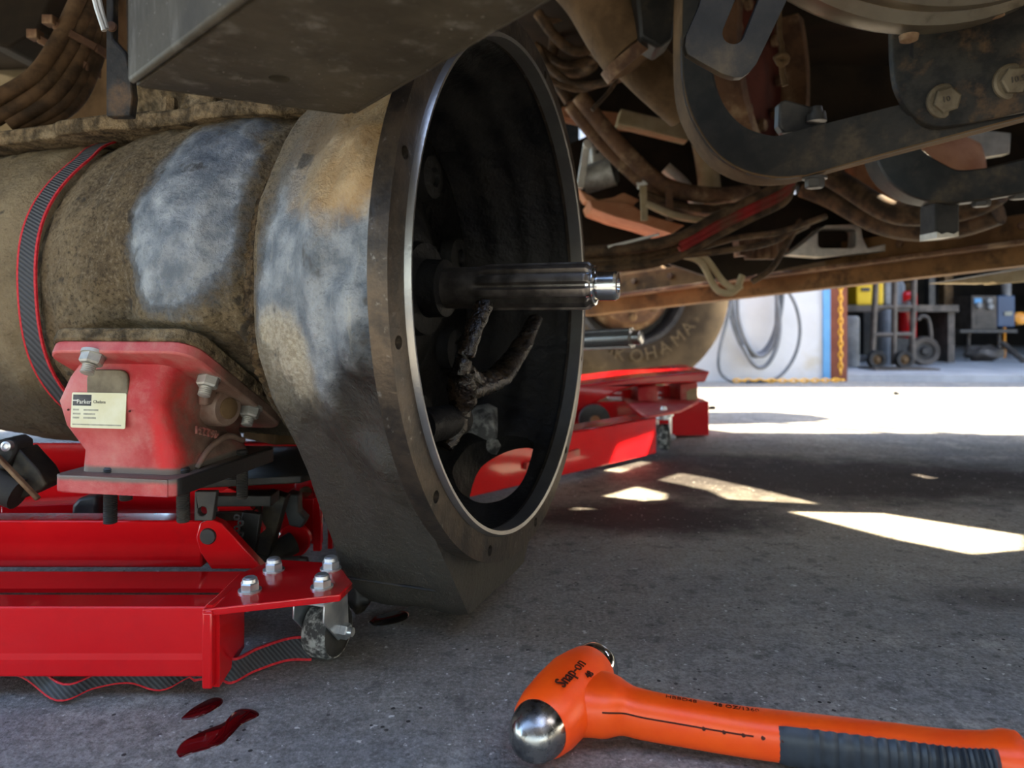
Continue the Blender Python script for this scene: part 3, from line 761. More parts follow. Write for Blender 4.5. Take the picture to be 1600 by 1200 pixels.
# bottom flange
o = MB(); fp = arc(-0.333, -0.207, 0.010, 180, 270, 3) + [(-0.225, -0.217)] + arc(-0.228, -0.207, 0.010, -90, 0, 3) + [(-0.214, -0.060)] + arc(-0.224, -0.058, 0.010, 0, 90, 3) + arc(-0.333, -0.058, 0.010, 90, 180, 3)
o.plate(fp, [], (0,0,-0.170), (1,0,0), (0,1,0), 0.0155); o.build('bottom_flange', M['pto_red'], pto, 35, bevel=0.0015)
# body lofted from flange to mounting face
def ringp(x0, x1, y0, y1, zf, r=0.014):
    return [V((x, y, zf(y))) for x, y in rrect(x0, y0, x1, y1, r, 4)]
o = MB(); o.loft([ringp(-0.330, -0.230, -0.200, -0.072, lambda y: -0.1555, 0.010),
                  ringp(-0.331, -0.231, -0.199, -0.075, lambda y: -0.135 - 0.1*(0.2+y)),
                  ringp(-0.348, -0.238, -0.202, -0.070, lambda y: -0.112 - 0.2*(0.2+y)),
                  ringp(-0.353, -0.243, -0.205, -0.066, lambda y: -0.090 - 0.35*(0.2+y)),
                  ringp(-0.346, -0.240, -0.200, -0.066, lambda y: -0.066 - 0.45*(0.2+y)),
                  ringp(-0.338, -0.236, -0.198, -0.066, lambda y: zt(y) - 0.008)])
body = o.build('housing', M['pto_red'], pto, 45)
# mounting flange on the slanted face
o = MB(); th = 0.014
fl_ = rrect(-0.352, -0.216, -0.204, -0.045, 0.020, 5)
o.loft([[V((x, y, zt(y))) + nu*d for x, y in fl_] for d in (-0.004, 0.008)]); o.build('mounting_flange', M['pto_red'], pto, 35, bevel=0.002)
o = MB(); o.loft([[V((x*1.0, y, zt(y))) + nu*d for x, y in rrect(-0.354, -0.218, -0.202, -0.043, 0.020, 5)] for d in (-0.016, -0.0035)]); o.build('spacer_plate', M['mud'], pto, 35, bevel=0.002)
# right flank boss with its plug, ribs
def stud(x, y, d0, name='nut'):
    p = V((x, y, zt(y))) + nu*d0
    o = MB(); o.lathe([(-0.003, 0.0112), (0, 0.0112)], p, nu, 20); o.hexa(p, nu, 0.0100, 0.009, 0.2); b = o.build(name, M['dusty_bolt'], pto, 30)
    o = MB(); o.thread(p + nu*0.009, nu, 0.0060, 0.009); o.build('stud_end', M['dusty_bolt'], b, 40)
stud(-0.302, -0.2105, 0.008)
stud(-0.216, -0.168, 0.008)
stud(-0.214, -0.098, 0.008)
o = MB(); o.lathe([(-0.030, 0.019), (0.0, 0.0180), (0.002, 0.0165)], (-0.222, -0.133, -0.102), (1,-0.25,0), 28)
bo = o.build('plug_boss', M['pto_red'], pto, 40)
o = MB(); o.lathe([(0.0, 0.0105), (0.0030, 0.0105), (0.0036, 0.0095), (0.0036, 0.0)], V((-0.222, -0.133, -0.102)) + V((1,-0.25,0)).normalized()*0.001, (1,-0.25,0), 28)
o.build('round_plug', M['brown_dust'], bo, 35)
o = MB(); o.tube(catmull([(-0.229,-0.172,-0.154),(-0.227,-0.155,-0.139),(-0.226,-0.125,-0.131),(-0.227,-0.095,-0.140)], 5), 0.003, 8); o.build('cast_rib', M['pto_red'], pto, 50)
o = MB(); o.box((-0.232, -0.150, -0.077), (0.010, 0.018, 0.040)); o.build('cast_pocket', M['pto_red'], pto, 35, bevel=0.003)
# rusty spot-faced pad round the near nut
o = MB(); o.loft([[V((x, -0.2005 - 0.0035*k, z)) for x, z in rrect(-0.318, -0.095, -0.276, -0.060, 0.008, 3)] for k in (0, 1)]); o.build('spot_face', M['bolt_tan'], pto, 35, bevel=0.001)
# studs hanging below the flange
for (x, y, L) in ((-0.300, -0.196, 0.032), (-0.306, -0.168, 0.018), (-0.232, -0.187, 0.030), (-0.226, -0.098, 0.030), (-0.250, -0.075, 0.016)):
    o = MB(); o.thread((x, y, -0.170), (0,0,-1), 0.0062, L, 0.0016); o.thread((x, y, -0.156), (0,0,1), 0.0062, 0.006, 0.0016); o.build('stud', M['dark_steel'], pto, 40)
# data plate, blank where the square code sits
PX, PY, PZ = V((1, 0, 0)), V((0, 0.06, 1)).normalized(), None
po = V((-0.332, -0.2065, -0.113)); pw, ph_ = 0.056, 0.032
o = MB(); o.plate(rrect(0, 0, pw, ph_, 0.0015, 2), [], po, PX, PY, 0.0008); pl = o.build('data_plate', M['label_cream'], pto, 35)
pl['label'] = 'cream data plate with black print'
PN = PX.cross(PY)
def mark(x0, y0, x1, y1, m, name='printed_line', lift=0.00095):
    o = MB(); o.plate([(x0,y0),(x1,y0),(x1,y1),(x0,y1)], [], po + PN*0.0007, PX, PY, lift-0.0007); return o.build(name, M[m], pl, 0)
mark(0.0015, 0.0200, 0.0205, 0.0300, 'label_black', 'printed_block', 0.0009)
mark(0.0015, 0.0243, 0.0068, 0.0252, 'label_white', 'printed_stroke', 0.0010)
text('Parker', 0.0056, po + PX*0.0056 + PY*0.0219 + PN*0.0011, PX, PY, M['label_white'], 'brand_text', pl, 0.0001)
text('Chelsea', 0.0040, po + PX*0.0225 + PY*0.0225 + PN*0.0010, PX, PY, M['label_black'], 'brand_text', pl, 0.0001)
for i, (a, b) in enumerate(((0.0060, 0.0150), (0.0078, 0.0120), (0.0066, 0.0130))):
    y = 0.0155 - i*0.0036
    mark(0.0020, y, 0.0020 + a, y + 0.0016, 'label_grey'); mark(0.0130, y, 0.0130 + b, y + 0.0016, 'label_grey')
mark(0.0020, 0.0024, 0.0520, 0.0036, 'label_grey')
for x in (-0.0035, 0.0595):
    o = MB(); o.lathe([(0, 0.0011), (0.0008, 0.0009), (0.0008, 0)], po + PX*x + PY*0.016, PN, 10); o.build('plate_pin', M['ink'], pto, 40)
text('462231', 0.0110, V((-0.2265, -0.1400, -0.1240)), V((-0.16, -1, 0.33)), V((0.25, -0.33, -1)), M['cast_red'], 'cast_number', pto, 0.0012)
# ------------------------------------------------------------------ crossmember bracket close overhead on the left
zb = CH + 0.15
def ov(px, py, H=0.15): return at(px, py, H*F/(HOR-py))
FLc, NL, FR, NR = ov(214, 134), ov(420, -14), ov(545, 178), ov(850, -4)
for p in (FLc, NL, FR, NR): p.z = zb
ov2 = (NR - FR)
NR2 = FR + ov2*1.35; NL2 = FLc + (NL-FLc)*1.5
up = V((0, 0, 0.24))
def bracket_mat():
    g_ = NG('bracket_paint')
    c_ = g_.mix(g_.ramp(g_.noise(12, 8, 0.65), 0.35, 0.68), (0.026, 0.021, 0.014), (0.048, 0.040, 0.027))
    c_ = g_.mix(g_.math('MULTIPLY', g_.ramp(g_.noise(300, 3), 0.68, 0.74), 0.8), c_, (0.40, 0.38, 0.33))
    mp_ = g_.n('ShaderNodeMapping'); g_.link(g_.tc, mp_.inputs[0]); mp_.inputs['Scale'].default_value = (40, 40, 9)
    c_ = g_.mix(g_.math('MULTIPLY', g_.ramp(g_.noise(1.0, 6, 0.7, mp_.outputs[0]), 0.52, 0.74), 0.55), c_, (0.15, 0.14, 0.12))
    g_.set(c_, 0.6, 0.0, 0.2); g_.bump(g_.noise(160, 5), 0.3, 0.001); M['bracket_paint'] = g_.m
    return g_.m
fb_ = thing('frame_bracket', FLc, 'dark dirty steel frame bracket with one round hole overhead', 'bracket')
o = MB()
hc = ov(437, 123); r_ = 0.0066
ux_ = V((1,0,0)); uy_ = V((0,1,0))
o.plate([(FLc.x, FLc.y), (NL2.x, NL2.y), (NR2.x, NR2.y), (FR.x, FR.y)], [[(hc.x + r_*math.cos(2*PI*k/20), hc.y + r_*1.05*math.sin(2*PI*k/20)) for k in range(20)]], (0,0,zb), (1,0,0), (0,1,0), 0.006)
o.build('bottom_plate', None or bracket_mat(), fb_, 30)
o = MB()
def wallq(a, b, th):
    d = (b-a).normalized(); nn = V((-d.y, d.x, 0))*th
    o.box8([a, b, b+nn, a+nn, a+up, b+up, b+nn+up, a+nn+up])
o.plate([(FLc.x, FLc.y), (NL2.x, NL2.y), (NR2.x, NR2.y), (FR.x, FR.y)], [], (0,0,zb+0.236), (1,0,0), (0,1,0), 0.006)  # added top plate, keeps light out of the bracket hole
wallq(NL2, FLc, 0.006); wallq(FLc, FR, 0.006); wallq(FR, NR2, 0.006)
o.build('side_walls', M['bracket_paint'], fb_, 30, bevel=0.004)
# hanger strap beside it
hs = thing('hanger_strap', at(190, 180, 0.62), 'rust brown vertical hanger strap with rivet left of the overhead bracket', 'strap')
o = MB(); o.pix([(166,-20),(166,182),(203,182),(207,150),(204,120),(196,82),(176,60),(176,-20)], 0.60, 0.010); o.build('strap_plate', M['gusset_rust'], hs, 30, bevel=0.0015)
o = MB(); o.lathe([(0, 0.0045), (0.002, 0.0040), (0.003, 0.0)], at(175, 42, 0.60), (0,-1,0), 14); o.build('rivet', M['rusty'], hs, 40)
o = MB(); o.tube([at(143,-20,0.59), at(152, 15, 0.59), at(163, 48, 0.59)], 0.0022, 8); o.tube([at(150,-20,0.592), at(158, 15, 0.592), at(166, 45, 0.592)], 0.0022, 8); o.build('edge_trim', M['aluminium'], hs, 40)

# ------------------------------------------------------------------ red transmission jack
JB = V((-0.6, 0.78, 0))
jack = thing('transmission_jack', JB, 'glossy red low transmission jack carrying the gearbox on its arms', 'jack')
def cbeam(y0, y1, x1, name, z0=0.020, z1=0.076, kink=True):
    # folded channel leg: face towards the viewer with a stepped lower lip
    o = MB()
    prof = [(y0, z1), (y0, z0+0.018), (y0-0.003, z0+0.014), (y0-0.003, z0), (y0+0.004, z0), (y0+0.004, z1-0.006), (y1, z1-0.006), (y1, z1)]
    rings = []
    for x in (-1.30, x1):
        rings.append([V((x, y, z)) for y, z in prof])
    o.loft(rings); return o.build(name, M['red_paint'], jack, 30, bevel=0.0015)
cbeam(0.585, 0.612, -0.246, 'near_leg')
# folded end plate of the near leg and its caster deck
o = MB()
o.plate([(0.578, 0.012), (0.586, 0.012), (0.586, 0.070), (0.640, 0.070), (0.640, 0.076), (0.584, 0.078), (0.578, 0.074)], [], (-0.250, 0, 0), (0,1,0), (0,0,1), 0.008)
o.build('leg_end_rim', M['red_paint'], jack, 35, bevel=0.0015)
o = MB(); o.plate([(0.586, 0.010), (0.640, 0.018), (0.640, 0.074), (0.586, 0.074)], [], (-0.244, 0, 0), (0,1,0), (0,0,1), 0.005); o.build('leg_end_plate', M['red_paint'], jack, 35)
zd = 0.0765
def deckpt(px, py, z=zd): return gnd(px, py, z)
dk = [deckpt(330, 942), deckpt(385, 938), deckpt(545, 908), deckpt(548, 890), deckpt(552, 872), deckpt(440, 874), deckpt(395, 892)]
dk = [(p.x, p.y) for p in dk]
dk = [(-0.250, 0.578), (-0.146, 0.610), (-0.142, 0.638), (-0.166, 0.688), (-0.232, 0.700), (-0.252, 0.660)]
o = MB(); o.plate(dk, [], (0,0,zd-0.006), (1,0,0), (0,1,0), 0.006); deck = o.build('caster_deck', M['red_paint'], jack, 35, bevel=0.0012)
def caster(cx, cy, parent, bolts, yaw=0.5, R=0.0255, zd=0.0705, scale_b=1.0):
    fx, fy = math.cos(yaw), math.sin(yaw); f = V((fx, fy, 0)); s = V((-fy, fx, 0))
    ctr = V((cx, cy, R)) + f*0.012; pv = V((cx, cy, 0))
    o = MB(); o.lathe([(0, 0.023), (0.004, 0.023), (0.006, 0.019), (0.012, 0.019), (0.013, 0.014)], V((cx, cy, zd)), (0,0,-1), 28)
    cs = o.build('caster_fork', M['zinc'], parent, 40)
    o2 = MB()
    for k in (-1, 1):
        a = [pv + f*-0.018 + V((0,0,zd-0.010)), pv + f*0.020 + V((0,0,zd-0.010)), ctr + f*0.010 + V((0,0,0.002)), ctr + f*0.007 - V((0,0,0.007)), ctr - f*0.007 - V((0,0,0.006)), pv + f*-0.019 + V((0,0,zd-0.026))]
        off = s*k*0.0155
        o2.loft([[p + off - s*0.0009 for p in a], [p + off + s*0.0009 for p in a]])
    o2.box(pv + V((0,0,zd-0.011)), (0.038, 0.033, 0.002), Matrix.Rotation(yaw, 3, 'Z'))
    o2.build('fork_cheeks', M['zinc'], cs, 30, bevel=0.0006)
    o3 = MB(); o3.lathe([(-0.0115, R*0.62), (-0.0120, R*0.93), (-0.008, R*0.995), (0.0, R), (0.008, R*0.995), (0.0120, R*0.93), (0.0115, R*0.62), (0.006, R*0.55), (0.006, 0.004)], ctr, s, 36); o3.build('wheel', M['worn_rubber'], cs, 40)
    o3 = MB(); o3.lathe([(-0.0126, R*0.30), (-0.0126, R*0.86), (-0.0118, R*0.90), (0.0118, R*0.90), (0.0126, R*0.86), (0.0126, R*0.30)], ctr, s, 32); o3.build('wheel_core', M['rubber'], cs, 40)
    o4 = MB(); o4.hexa(ctr - s*0.0165, -s, 0.0072, 0.0065); o4.lathe([(0.0, 0.0045), (0.0035, 0.004)], ctr - s*0.023, -s, 12); o4.build('axle_nut', M['zinc'], cs, 30)
    for (bx, by) in bolts:
        b0 = V((bx, by, zd + 0.006))
        o = MB(); o.lathe([(0, 0.0098), (0.0016, 0.0098)], b0, (0,0,1), 20); o.hexa(b0 + V((0,0,0.0016)), (0,0,1), 0.0082, 0.0066, 0.4); o.lathe([(0, 0.0066), (0.0028, 0.0062), (0.0042, 0.0045)], b0 + V((0,0,0.0080)), (0,0,1), 14)
        o.hexa(b0 - V((0,0,0.006)), (0,0,-1), 0.0082, 0.005, 0.4)
        o.build('lock_nut', M['zinc'], parent, 30)
    return cs
caster(-0.174, 0.650, deck, ((-0.226, 0.618), (-0.222, 0.668), (-0.166, 0.626), (-0.170, 0.672)), yaw=1.25)
# far leg with the same end, seen behind
cbeam(0.930, 0.990, -0.246, 'far_leg', 0.020, 0.078)
o = MB(); o.plate([(0.922, 0.012), (0.930, 0.012), (0.930, 0.074), (1.0, 0.074), (1.0, 0.082), (0.930, 0.083), (0.922, 0.078)], [], (-0.256, 0, 0), (0,1,0), (0,0,1), 0.010); o.build('leg_end_rim', M['red_paint'], jack, 35, bevel=0.0015)
o = MB(); o.box((-0.236, 0.965, 0.045), (0.006, 0.07, 0.064)); o.build('leg_end_plate', M['red_paint'], jack, 35)
o = MB(); o.box((-0.19, 0.965, 0.0785), (0.13, 0.09, 0.006)); dk2 = o.build('caster_deck', M['red_paint'], jack, 35, bevel=0.001)
caster(-0.175, 0.965, dk2, ((-0.21, 0.945), (-0.15, 0.985)), yaw=0.3, zd=0.0725)
# inner floor of the frame, side web
o = MB(); o.box((-0.78, 0.69, 0.058), (1.04, 0.045, 0.004)); o.build('inner_ledge', M['red_paint'], jack, 30)
# lift arm near: box beam with a pivot pin
def ladder(Y, x0, x1, top, bot, name, th=0.03):
    o = MB(); o.box8([V((x0, Y, bot)), V((x1, Y, bot)), V((x1, Y+th, bot)), V((x0, Y+th, bot)), V((x0, Y, top+0.002)), V((x1, Y, top)), V((x1, Y+th, top)), V((x0, Y+th, top+0.002))])
    return o.build(name, M['red_paint'], jack, 30, bevel=0.002)
arm1 = ladder(0.735, -1.25, -0.318, 0.104, 0.056, 'lift_arm')
o = MB(); o.pix([(306,840),(312,818),(330,811),(346,818),(372,846),(412,889),(330,889),(312,862)], 0.722, 0.012); gs = o.build('pivot_gusset', M['red_paint'], jack, 35, bevel=0.001)
o = MB(); o.lathe([(-0.03, 0.0085), (0.0, 0.0085), (0.002, 0.0075), (0.002, 0.0)], at(325, 838, 0.722), (0,-1,0), 24); o.build('pivot_pin', M['dark_steel'], gs, 35)
arm2 = ladder(0.860, -1.25, -0.340, 0.116, 0.075, 'lift_arm', 0.03)
o = MB(); o.pix([(340,770),(356,762),(372,770),(398,800),(412,830),(398,840),(340,830)], 0.80, 0.010); o.build('pivot_gusset', M['red_paint'], jack, 35, bevel=0.001)
# far gusset with roller and hydraulic ram
o = MB(); o.pix([(424,782),(470,826),(482,840),(480,852),(466,860),(440,862),(424,842)], 0.885, 0.012); gs2 = o.build('ram_gusset', M['red_paint'], jack, 35, bevel=0.001)
o = MB(); o.lathe([(0, 0.020), (0.008, 0.020), (0.010, 0.018), (0.010, 0.0)], at(462, 842, 0.878), (0,-1,0), 28); o.build('roller', M['red_paint'], gs2, 35)
o = MB(); o.tube([at(402, 880, 0.83), at(458, 848, 0.86)], 0.0135, 20); o.build('ram_cylinder', M['rubber'], jack, 40)
o = MB(); o.tube([at(440, 882, 0.80), at(470, 878, 0.80)], [0.008, 0.007], 16); o.hexa(at(466, 880, 0.80), (1,0,-0.1), 0.008, 0.01); o.build('ram_fitting', M['dark_steel'], jack, 40)
# black saddle, its plate, clevis, chain and struts
o = MB()
p4 = [at(360, 764, 0.80), at(478, 757, 0.80), at(498, 738, 0.90), at(530, 706, 1.06), at(400, 716, 1.06)]
zs = 0.128
o.plate([(-0.40, 0.76), (-0.235, 0.800), (-0.215, 0.840), (-0.225, 1.00), (-0.42, 1.00)], [], (0,0,zs), (1,0,0), (0,1,0), 0.008); o.build('saddle_plate', M['black_paint'], jack, 35, bevel=0.0015)
o = MB(); o.pix([(304,768),(338,768),(332,814),(303,814)], 0.70, 0.008, [[(316 + 7*math.cos(2*PI*k/16), 799 + 7*math.sin(2*PI*k/16)) for k in range(16)]]); o.build('clevis', M['dark_steel'], jack, 35, bevel=0.001)
o = MB(); o.bar(at(340, 778, 0.80), at(430, 778, 0.80), 0.03, 0.012); o.bar(at(338, 802, 0.81), at(402, 800, 0.81), 0.03, 0.010); o.bar(at(395, 800, 0.78), at(385, 872, 0.78), 0.010, 0.02, (1,0,0)); o.bar(at(436, 770, 0.83), at(410, 862, 0.83), 0.020, 0.022, (1,0,0)); o.build('saddle_struts', M['black_paint'], jack, 30, bevel=0.001)
for k in range(7):
    o = MB(); o.ring([(-0.0012, 0.0034), (0.0012, 0.0034), (0.0012, 0.0018), (-0.0012, 0.0018)], at(370 + (k % 2)*6, 808 + k*9, 0.765), (0.3, -1, 0), 12); o.build('chain_link', M['dark_steel'], jack, 40)
o = MB(); o.pix([(448,770),(465,774),(466,800),(478,812),(470,826),(452,822),(444,795)], 0.86, 0.02); o.build('saddle_foot', M['dark_steel'], jack, 40, bevel=0.002)
# far red upright with a bright bolt
o = MB(); o.pix([(468,738),(525,690),(560,690),(560,784),(468,784)], 0.985, 0.05); up_ = o.build('side_upright', M['red_paint'], jack, 35, bevel=0.002)
o = MB(); o.pix([(461,744),(490,734),(490,784),(461,786)], 0.970, 0.012); o.build('upright_tab', M['red_paint'], up_, 35, bevel=0.001)
o = MB(); o.lathe([(0, 0.009), (0.004, 0.0085), (0.006, 0.005), (0.006, 0)], at(478, 770, 0.970), (0,-1,0), 16); o.build('upright_bolt', M['brown_dust'], up_, 35)
# second upright behind the arms, brace
o = MB(); o.box((-0.55, 1.0, 0.10), (0.62, 0.02, 0.08)); o.build('rear_web', M['red_paint'], jack, 30, bevel=0.002)
o = MB(); o.pix([(0,792),(118,787),(112,815),(0,822)], 0.84, 0.04); o.build('arm_crosspiece', M['red_paint'], jack, 30, bevel=0.002)
o = MB(); o.pix([(112,790),(122,778),(150,775),(152,812),(110,816)], 0.835, 0.045); o.build('arm_crosspiece_end', M['dark_steel'], jack, 30, bevel=0.004)
# strap clutter at the left edge: ratchet and webbing
rt = thing('ratchet_buckle', at(20, 760, 0.76), 'black ratchet buckle with a bright pin at the left below the transmission', 'ratchet')
o = MB(); o.pix([(28,700),(60,735),(72,758),(64,766),(34,780),(-10,752),(-10,735),(14,738)], 0.74, 0.03); o.build('ratchet_frame', M['black_paint'], rt, 35, bevel=0.003)
o = MB(); o.tube([at(-20, 752, 0.735), at(30, 772, 0.735)], 0.016, 16); o.build('spool', M['rubber'], rt, 40)
o = MB(); o.bar(at(-5, 712, 0.73), at(60, 780, 0.73), 0.006, 0.004); o.build('ratchet_lever', M['rusty'], rt, 35, bevel=0.001)
o = MB(); o.lathe([(0, 0.0052), (0.006, 0.0052), (0.007, 0.003), (0.005, 0.0025), (0.005, 0)], at(15, 696, 0.735), (0,-1,0), 18); o.build('pin_head', M['zinc'], rt, 35)
o = MB(); o.pix([(-10,690),(10,684),(24,692),(24,706),(6,735),(-10,735)], 0.735, 0.03); o.build('ratchet_handle', M['rubber'], rt, 40, bevel=0.003)

# ------------------------------------------------------------------ webbing straps
def strap(name, path, wv, label, th=0.0016, group=None):
    cn = path[len(path)//2]
    t = thing(name, cn, label, 'strap', group)
    ws = wv if isinstance(wv, list) else [V(wv)]*len(path)
    o = MB(); o.ribbon(path, [w_*0.86 for w_ in ws], th); web = o.build('webbing', M['webbing_rib'], t, 60)
    for k in (-1, 1):
        o = MB(); pts = [p + w_*0.46*k for p, w_ in zip(path, ws)]; o.ribbon(pts, [w_*0.10 for w_ in ws], th*1.25); o.build('red_edge', M['webbing_red'], t, 60)
    return t
g_ = NG('webbing_rib')
wv_ = g_.n('ShaderNodeTexWave'); wv_.inputs['Scale'].default_value = 120; wv_.inputs['Distortion'].default_value = 0.5; g_.link(g_.tc, wv_.inputs[0]); wv_.bands_direction = 'DIAGONAL'
c_ = g_.mix(wv_.outputs['Fac'], (0.020, 0.021, 0.024), (0.062, 0.064, 0.070)); g_.set(c_, 0.75); g_.bump(wv_.outputs['Fac'], 0.8, 0.001); M['webbing_rib'] = g_.m
pth, wvs = [], []
for i in range(40):
    ph = math.radians(92 - 135*i/39); s_ = 0.468 + 0.003*math.sin(i*0.4) - 0.004*max(0, (i-8)/31) + 0.014*smooth01((13-i)/4)
    r = 0.190 if math.degrees(ph) < 65 else 0.190 + 0.014*(math.degrees(ph)-65)/27
    pth.append(TL(-s_, -r*math.cos(ph), r*math.sin(ph))); wvs.append((TL(1,0,0)-TL(0,0,0))*0.027)
strap('cargo_strap', pth, wvs, 'black webbing strap with red edges cinched round the transmission case')
def strip_on_floor(pix, hs, w0=0.020):
    P = [gnd(x, y) + V((0,0,h)) for (x, y), h in zip(pix, hs)]
    return catmull(P, 6)
sp = strip_on_floor([(-30,1052),(40,1070),(95,1101),(150,1086),(205,1079),(255,1085),(300,1068),(345,1063),(365,1068),(400,1052),(450,1035),(490,1030)], [0.012,0.013,0.010,0.012,0.013,0.010,0.012,0.012,0.011,0.012,0.012,0.010])
ws = [V((0.003, 0.004, 0.020 if i > len(sp)*0.55 else 0.012)) for i in range(len(sp))]
strap('loose_strap', sp, ws, 'loose rippled webbing strap with red edges lying on the floor along the jack')

# ------------------------------------------------------------------ hammer
HB, HF = V((0.0190, 0.497, 0.0265)), V((0.0660, 0.5830, 0.0265))
ha = (HF - HB).normalized(); HL = (HF - HB).length
ham = thing('hammer', V((0.05, 0.55, 0)), 'bright orange ball-peen dead-blow hammer with black grip lying on the concrete', 'hammer')
o = MB(); o.lathe([(-0.004, 0.0205), (0.0, 0.0225), (0.012, 0.0248), (0.035, 0.0262), (0.058, 0.0262), (0.074, 0.0238), (0.086, 0.0215), (0.089, 0.0195), (0.089, 0.010)], HB + ha*0.004, ha, 48); head = o.build('head_cover', M['orange_plastic'], ham, 50)
o = MB(); o.lathe([(-0.0230, 0.0), (-0.0225, 0.0045), (-0.0205, 0.0095), (-0.0165, 0.0142), (-0.0105, 0.0177), (-0.003, 0.0198), (0.006, 0.0208)], HB - ha*0.001, ha, 44, cap=False); o.build('ball_face', M['chrome_dark'] if 'chrome_dark' in M else M['chrome'], ham, 70)
o = MB(); o.lathe([(0.085, 0.016), (0.094, 0.0168), (0.097, 0.0186), (0.105, 0.0186), (0.1075, 0.0170), (0.1080, 0.0)], HB, ha, 40); o.build('flat_face', M['chrome'], ham, 35)
# handle: oval section swept from the head to the butt
hp = [HB + ha*0.046, V((0.073, 0.530, 0.025)), V((0.100, 0.522, 0.022)), V((0.150, 0.509, 0.020)), V((0.200, 0.497, 0.020)), V((0.255, 0.484, 0.020)), V((0.292, 0.475, 0.020)), V((0.316, 0.4695, 0.022)), V((0.334, 0.4655, 0.022))]
wid = [(0.0, 0.030), (0.10, 0.0262), (0.20, 0.0165), (0.32, 0.0150), (0.48, 0.0165), (0.70, 0.0172), (0.86, 0.0170), (0.93, 0.0195), (0.985, 0.0200), (1.0, 0.0150)]
hgt = [(0.0, 0.020), (0.10, 0.0185), (0.20, 0.0150), (0.4, 0.0145), (0.86, 0.0150), (0.94, 0.0170), (0.985, 0.0165), (1.0, 0.012)]
hc_ = catmull(hp, 8); mh = len(hc_)
def hring(i, grow=0.0, a0=None, a1=None):
    t = i/(mh-1); d = (hc_[min(i+1, mh-1)] - hc_[max(i-1, 0)]).normalized(); sdir = d.cross(V((0,0,1))).normalized(); u = sdir.cross(d)
    a, b = interp(t, wid) + grow, interp(t, hgt) + grow; res = []
    for k in range(28):
        an = 2*PI*k/28 if a0 is None else a0 + (a1-a0)*k/27
        c, s_ = math.cos(an), math.sin(an); e = 0.72
        res.append(hc_[i] + sdir*a*math.copysign(abs(c)**e, c) + u*b*math.copysign(abs(s_)**e, s_))
    return res
o = MB(); o.loft([hring(i) for i in range(mh)]); hd = o.build('handle', M['orange_plastic'], ham, 60)
# black grip inlay wraps the near side and the top, leaving an orange spine at the back
i0, i1 = int(mh*0.455), int(mh*0.865)
o = MB(); rr_ = []
for j in range(i0*3, i1*3 + 1):
    i = j/3; ia = int(i); t_ = i - ia
    A, B = hring(ia, 0.0012, -2.2, 0.95), hring(min(ia+1, mh-1), 0.0012, -2.2, 0.95)
    k_ = 1.0
    bumpk = 0.0010*math.sin(j*1.9) if i0*3+8 < j < i1*3-4 else 0
    ring = [a.lerp(b, t_) for a, b in zip(A, B)]
    cc = hc_[ia].lerp(hc_[min(ia+1, mh-1)], t_)
    edge = min(1, (j - i0*3)/4, (i1*3 - j)/4)
    rr_.append([cc + (p-cc)*(1 + (bumpk/0.016) - 0.14*(1-edge)) for p in ring] + [cc + (p-cc)*0.80 for p in ring[::-1]])
o.loft(rr_); o.build('grip', M['grip_rubber'], ham, 60)
o = MB(); o.tube([hring(i)[1].lerp(hring(i)[2], 0.3) for i in range(int(mh*0.12), i0 - 1)], 0.0006, 6); o.build('mould_seam', M['ink'], hd, 60)
for k in range(5):
    q = hring(int(mh*0.345) + k*2); p = q[1].lerp(q[2], 0.3); o = MB(); o.lathe([(-0.0012, 0.0016), (0.0003, 0.0014), (0.0004, 0.0)], p, (0, -0.8, 0.6), 10); o.build('moulded_dot', M['ink'], hd, 40)
# raised panel and lettering on the head, moulded text on the handle
hs_ = V((0.885, -0.466, 0)); hu = ha.cross(V((hs_.x, hs_.y, 0))).normalized()
vd = (V((0, 0, CH)) - (HB + ha*0.05)); vd = (vd - ha*vd.dot(ha)).normalized()       # outward normal of the face that looks up at the viewer
tang = ha.cross(vd).normalized()
nl = (vd*0.93 - tang*0.36) if (tang.x > 0) else (vd*0.93 + tang*0.36); nl = nl.normalized()
tu = nl.cross(ha).normalized()
po_ = HB + ha*0.016 + nl*0.0263
text('Snap-on', 0.0125, po_ + tu*(-0.004), ha, nl.cross(ha), M['ink'], 'head_lettering', head, 0.0004)
text('48', 0.0080, po_ + ha*0.028 - nl.cross(ha)*0.013 - nl*0.0012, ha, nl.cross(ha), M['ink'], 'head_lettering', head, 0.0004)
for (t0, s_) in ((0.285, 'HBBD48'), (0.355, '48 OZ/1360')):
    i = int(t0*mh); d = (hc_[i+2] - hc_[i-1]).normalized(); q = hring(i)
    u_ = V((0,0,1)); sd_ = d.cross(V((0,0,1))).normalized()
    text(s_, 0.0062, hc_[i] + u_*0.0142 - sd_*0.0010, d, u_.cross(d), M['ink'], 'handle_lettering', hd, 0.0006)

# ------------------------------------------------------------------ fluid on the floor
def puddle(pix, label, m, name='fluid_puddle', h=0.0012):
    P = [gnd(x, y) for x, y in pix]; P = catmull(P + [P[0]], 5)[:-1]
    c = sum(P, V((0,0,0)))/len(P)
    o = MB(); o.loft([[p for p in P], [c + (p-c)*0.97 + V((0,0,h*0.7)) for p in P], [c + (p-c)*0.88 + V((0,0,h)) for p in P]])
    return tag(o.build(name, m, smooth=60, base=c), label, 'puddle', 'fluid spilled on the floor')
puddle([(283,1123),(300,1108),(330,1092),(347,1092),(345,1102),(322,1116),(300,1124),(285,1125)], 'small dark red fluid puddle on the concrete nearer the strap', M['puddle_red'])
puddle([(275,1175),(285,1160),(320,1142),(350,1130),(370,1110),(392,1108),(404,1114),(402,1120),(378,1132),(360,1150),(342,1165),(300,1178),(282,1184)], 'larger dark red fluid puddle on the concrete in the foreground', M['puddle_red'])
